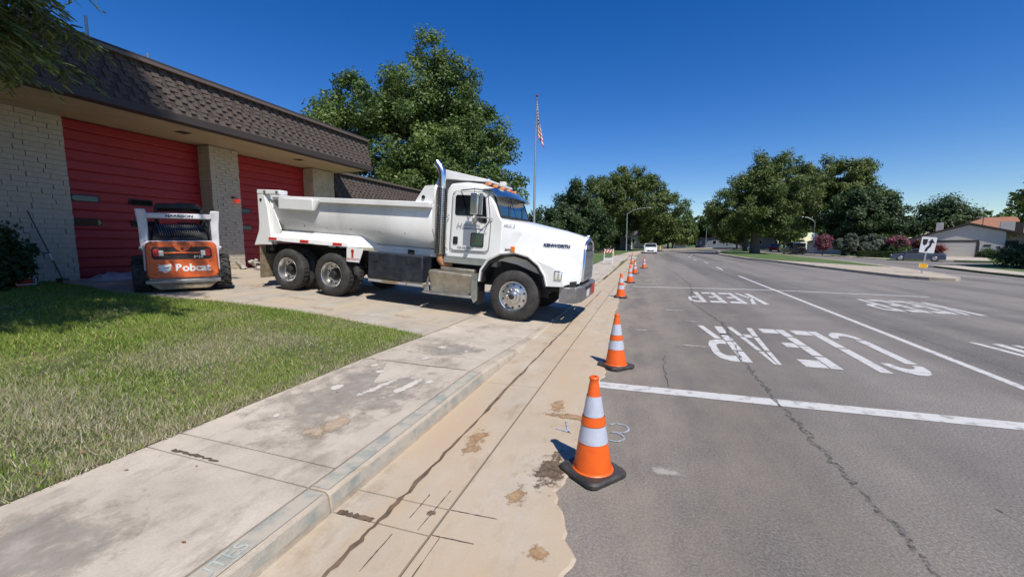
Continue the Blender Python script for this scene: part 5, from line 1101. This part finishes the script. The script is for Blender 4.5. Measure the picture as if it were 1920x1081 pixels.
# roadside trees on the left verge
GR = 'trees lining the left side of the road'
tree('roadside_tree', (-4.6, 80, .12), 8.5, .45, [(1.6, -1, 8.4, 7.2, 6, 4.9), (-2.6, -.5, 9.0, 5.6, 5, 4.4), (6.2, -.5, 6.6, 4.6, 4.4, 3.6), (1.6, 0, 12.2, 4.4, 3.4, 2.6), (-5.4, 0, 6.4, 4.2, 3.6, 3.4)], 'broad dark green tree over left sidewalk behind curved arm lamp', M['leafB'], 84000, .17, 340, 1.0, .35, 18, GR)
tree('roadside_tree', (-9.5, 58, .2), 6, .3, [(-.4, 0, 5.0, 2.6, 2.6, 3.8), (.4, .5, 6.8, 1.6, 1.6, 2.6), (1.6, 0, 3.4, 2.6, 2.4, 2.6), (-2.2, 0, 3.4, 2.4, 2.4, 2.4)], 'smaller dark pointed tree beside the white truck hood', M['leafD'], 32000, .15, 170, .75, .5, 10, GR)
tree('roadside_tree', (-11.5, 66, .2), 6.5, .35, [(0, 0, 4.2, 4.2, 4, 3.2), (3, 0, 3.4, 3.4, 3, 2.6)], 'dark bushy tree behind the fence lawn', M['leafD'], 26000, .19, 150, 1.0, .3, 8, GR)
tree('roadside_tree', (-6.0, 88, .12), 7, .35, [(0, 0, 5.5, 5, 4, 4.4), (-5, 0, 4.5, 4.5, 3.6, 3.6)], 'shaded tree behind the broad roadside tree', M['leafD'], 24000, .24, 130, 1.2, .2, 8, GR)
tree('small_tree', (-8.2, 33, .25), 2.6, .12, [(0, 0, 2.4, 1.5, 1.5, 1.5)], 'small dark tree just past the flagpole', M['leafD'], 9000, .1, 60, .55, .4, 6)
# median tree: two broad crowns
tree('median_tree', (14.6, 67.5, -.1), 7.0, .62, [(-1.2, 0, 7.0, 4.8, 4.6, 3.9), (2.2, 0, 9.2, 4.4, 4.4, 3.8), (-3.2, 0, 5.6, 3.0, 3.0, 2.4), (1.2, -.5, 5.6, 3.6, 3.4, 2.6), (1.4, 0, 11.9, 2.2, 2.2, 1.7)], 'broad median tree with thick flared trunk and wispy crown', M['leafB'], 78000, .15, 340, .85, .45, 22)
tree('median_tree', (17.4, 88, -.1), 7.5, .4, [(0, 0, 6.5, 4, 4, 3.6), (-2, 0, 4.6, 3.6, 3.2, 2.4)], 'second median tree standing behind the flared trunk', M['leafB'], 24000, .22, 120, 1.1, .3, 8)
tree('street_tree', (33.4, 94, -.4), 9.5, .45, [tuple(c * 1.26 for c in b_) for b_ in [(-1.2, -.5, 9.2, 4.6, 4.6, 4.0), (2.0, 0, 7.0, 4.2, 4, 4.4), (-2.6, 0, 6.6, 3.0, 3.2, 3.2), (-4.6, -2, 10.4, 3.2, 3.0, 2.8), (1.6, 0, 11.2, 2.6, 2.6, 2.0), (3.6, .5, 5.0, 3.2, 3, 3)]], 'tall dense tree on right verge merging with the median tree', M['leafB'], 80000, .2, 300, 1.1, .4, 16)
tree('street_tree', (31.5, 79, -.4), 6, .35, [(0, 0, 6, 4.2, 4, 4.2), (3.0, 0, 4.4, 3.8, 3.4, 3.2)], 'dark evergreen behind the olive bush', M['leafD'], 34000, .2, 170, 1.0, .25, 8)
tree('street_tree', (38, 90, -.4), 4, .3, [(0, 0, 4.2, 4.0, 3.5, 2.4)], 'low rounded green tree left of beige house', M['leafA'], 14000, .22, 80, 1.0, .2, 6)
tree('street_tree', (45.5, 86, -.5), 6.5, .3, [(0, 0, 5.4, 3.2, 3, 2.6)], 'feathery evergreen peeking over the beige house roof', M['leafD'], 12000, .2, 70, 1.0, .6, 6)
# bright trees at the bend
GB = 'light green trees across the road bend'
BL = ['yellow green tree on the lawn behind the fire hydrant', 'yellow tinted small tree left of the white shed', 'olive brown small tree over the white shed', 'dark green tree behind the far street lamp', 'bright green tree right of the far street lamp', 'small bright tree at the tip of the median', 'large bright green tree behind the black boxy car', 'bright green tree above the red car', 'tall dark tree behind the cream house', 'tall dark tree behind the white shed', 'tall dark tree behind the long grey building', 'tall dark tree beyond the white box trailer']
for x, y, h, r, mt in ((1.5, 104, 6.5, 3.2, 'leafC'), (4.6, 108, 5.4, 2.6, 'leafC'), (8.6, 116, 4.6, 2.6, 'leafB'), (12.6, 124, 9, 4.5, 'leafA'), (17.5, 128, 8.5, 4.2, 'leafC'), (21.5, 118, 5.5, 2.8, 'leafC'), (28, 126, 9, 5, 'leafC'), (33, 122, 8, 4.4, 'leafC'), (-1, 122, 10, 5.5, 'leafA'), (7, 134, 10.5, 6, 'leafA'), (24, 140, 9, 6, 'leafA'), (38, 135, 9, 6, 'leafA')):
    tree('distant_tree', (x, y, .1), h * .75, .2, [(0, 0, h * .62, r, r, h * .36), (r * .3, 0, h * .8, r * .6, r * .6, h * .2), (-r * .5, 0, h * .5, r * .7, r * .7, h * .22)], BL.pop(0), M[mt], 7000, .3, 55, 1.0, .15, 5, GB)
for k in range(16):
    x = -70 + k * 13 + random.uniform(-4, 4); y = 165 + random.uniform(-12, 12); h = random.uniform(7, 11)
    tree('horizon_tree', (x, y, -.2), h * .6, .3, [(0, 0, h * .55, 6.5, 5, h * .45), (4, 0, h * .45, 5, 4, h * .35)], 'hazy dark tree on the distant horizon line', M['leafA'], 4500, .5, 40, 1.6, .1, 2, 'trees along the horizon')
# shrubs on the right
def bush(name, base, blobs, label, mat, n, leaf, cat='shrub', grp=None, nclump=70, cr=.45): return tree(name, base, max(b[2] for b in blobs) * .7, .05, blobs, label, mat, n, leaf, nclump, cr, .2, 5, grp, cat=cat, hollow=.4)
bush('olive_bush', (27.8, 70, -.3), [(0, 0, 1.5, 2.6, 2, 1.5), (1.8, -.4, 1.3, 1.6, 1.5, 1.3), (-1.6, .3, 1.2, 1.5, 1.4, 1.2)], 'grey green olive bush beside the right sidewalk', M['olive'], 16000, .13)
bush('flowering_shrub', (24.6, 72.5, -.3), [(0, 0, 1.8, .9, .9, .9)], 'small pink flowering shrub left of the olive bush', M['pink'], 2500, .12)
bush('flowering_shrub', (31.2, 67.6, -.4), [(0, 0, 1.9, .95, .9, .5)], 'bright pink flowering shrub near the brown roofed house', M['pink'], 4500, .12)
bush('leafy_shrub', (31.2, 67.4, -.4), [(0, 0, .8, 1.3, 1.1, .8)], 'green shrub below the bright pink blossom', M['hedge'], 3500, .11)
bush('leafy_shrub', (32.2, 73, -.4), [(0, 0, 1.9, 2.8, 1.6, 1.1)], 'bright green tall shrub left of beige house', M['hedge'], 7000, .14)
bush('red_shrub', (34.0, 69.4, -.4), [(0, 0, 1.1, 2.2, 1.0, .8), (1.6, -.6, 1.0, 1.2, .9, .7)], 'dark red leaved shrub beside the garage', M['redleaf'], 7000, .12)
def hedge(x, y, L, d, h, rz, label):
    hd_ = empty('clipped_hedge', (x, y, T(x, y) + .1), rz); tag(hd_, label, 'hedge'); n = 9000
    P = rng.uniform(-1, 1, (n, 3)); ax = rng.integers(0, 3, n); P[np.arange(n), ax] = np.sign(P[np.arange(n), ax]) * rng.uniform(.88, 1.02, n); P[:, 2] = np.abs(P[:, 2])
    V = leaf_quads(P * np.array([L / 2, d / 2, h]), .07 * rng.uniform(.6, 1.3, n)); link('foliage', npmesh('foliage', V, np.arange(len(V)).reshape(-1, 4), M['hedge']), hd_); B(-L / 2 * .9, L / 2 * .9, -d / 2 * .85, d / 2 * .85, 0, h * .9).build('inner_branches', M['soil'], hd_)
hedge(28.2, 63.6, 5.2, 1.0, .75, bl_dir, 'low clipped green hedge behind the blue coupe'); hedge(40.6, 63.6, 4.2, 1.2, .8, ang, 'low clipped hedge right of the garage driveway')
for x, y, r, lab, mt in ((41.4, 66.2, .8, 'grey green shrub by the house entry', 'olive'), (43.0, 65.2, .9, 'purple grey shrub beneath the house windows', 'olive'), (42.2, 62.4, 1.1, 'round dark shrub at the right of the hedge', 'leafD'), (39.8, 66.4, .6, 'small shrub at the garage corner', 'hedge'), (44.6, 63.2, 1.0, 'dark shrub beside the green wheelie bin', 'leafD')):
    bush('garden_shrub', (x, y, -.45), [(0, 0, r * .7, r, r, r * .75)], lab, M[mt], 2500, .1)
# tree off to the right that shades the near verge
tree('street_tree', (31.5, 38.5, -.5), 6, .35, [(0, 0, 6.5, 4.6, 4.8, 3.2), (-3, 1, 5.2, 2.6, 2.6, 1.8)], 'tree just beyond the right edge shading the corner verge', M['leafB'], 30000, .2, 160, 1.0, .3, 10)
bush('verge_shrub', (25.6, 39.6, -.3), [(0, 0, .8, 1.2, 1.0, .8)], 'dark round shrub on the shaded corner verge', M['leafD'], 3000, .1)
# evergreen shrub against the pier
bush('evergreen_shrub', (-13.6, 4.45, .66), [(0, .2, .7, .6, .6, .7), (.1, .55, .7, .4, .4, .5)], 'dark evergreen shrub against the shaded block pier', M['leafD'], 15000, .06, nclump=120, cr=.28)
# ------------------------------------------------------------------ redwood at the left with drooping needle sprays
rw_ = empty('redwood_tree', (-8.6, .6, T(-8.6, .6))); tag(rw_, 'redwood with drooping needle sprays reaching over the fire station eave', 'tree')
MB().tube([(0, 0, -.2), (0, 0, 1), (.05, 0, 8), (.1, 0, 20)], [.55, .4, .28, .06], 12).build('trunk', M['bark'], rw_, smooth=60)
Cs, Ss, As = [], [], []; limb = MB()
def spray(p0, d, L, dens):
    pts = []; p = Vector(p0); d = Vector(d).normalized(); n = max(4, int(L / .12))
    for k in range(n):
        pts.append(p.copy()); d = (d + Vector((random.uniform(-.07, .07), random.uniform(-.07, .07), -.035))).normalized(); p = p + d * (L / n)
    return pts
for k in range(430):
    z = random.uniform(2.6, 19); a = random.uniform(0, 6.28); Lb = (4.4 if z < 14 else max(.8, 4.4 * (20.5 - z) / 6.5)) * random.uniform(.6, 1.05)
    main = spray((0, 0, z), (math.cos(a), math.sin(a), random.uniform(-.05, .25)), Lb, 1)
    if k >= 375:
        tg = Vector((random.uniform(-1.3, .3), random.uniform(2.5, 3.7), random.uniform(3.75, 6.0))); s0 = Vector((0, 0, tg.z + random.uniform(.2, 1.2)))
        main = [s0.lerp(tg, t / 26) + Vector((0, 0, .5 * math.sin(math.pi * t / 26))) for t in range(27)]
    tip = main[-1]   # the building side has been pruned up: no low boughs reach over the lawn and bay doors
    if k < 375 and ((tip.y > 2.3 and tip.z < 8.5) or (tip.y > .3 and tip.z < 4.2)): continue
    limb.tube(main[::2] if len(main) > 6 else main, [.045 * (1 - j / len(main[::2] if len(main) > 6 else main)) + .006 for j in range(len(main[::2] if len(main) > 6 else main))], 5)
    for j in range(3, len(main)):
        for s in (-1, 1, 1, -1):
            dirv = (main[min(j + 1, len(main) - 1)] - main[j - 1]).normalized(); side = dirv.cross(Vector((0, 0, 1))).normalized() * s
            tw = spray(main[j], dirv * .8 + side * random.uniform(.5, 1.0) + Vector((0, 0, random.uniform(-.35, .1))), random.uniform(.3, .75), 1)
            for i2 in range(len(tw) - 1):
                dv = (tw[i2 + 1] - tw[i2]).normalized(); sd_ = dv.cross(Vector((0, 0, 1))); sd_ = sd_.normalized() if sd_.length > .01 else Vector((1, 0, 0))
                for s2 in (-1, 1):
                    for r3 in range(1):
                        nd = (dv * .9 + sd_ * s2 * .6 + Vector((random.uniform(-.3, .3), random.uniform(-.3, .3), random.uniform(-.35, .2)))).normalized()
                        Cs.append(tw[i2].lerp(tw[i2 + 1], random.random())); As.append(nd)
C = np.array([tuple(c) for c in Cs]); A = np.array([tuple(a) for a in As]); n = len(C)
Ls = rng.uniform(.08, .2, n)[:, None]; side = np.cross(A, rng.normal(0, 1, (n, 3))); side /= np.linalg.norm(side, axis=1, keepdims=True) + 1e-9; Wn = side * .016
V = np.stack([C - Wn, C + Wn, C + A * Ls + Wn * .5, C + A * Ls - Wn * .5], 1).reshape(-1, 3)
link('crown', npmesh('crown', V, np.arange(len(V)).reshape(-1, 4), M['needle']), rw_); limb.build('limbs', M['bark'], rw_)
print('needles', n)
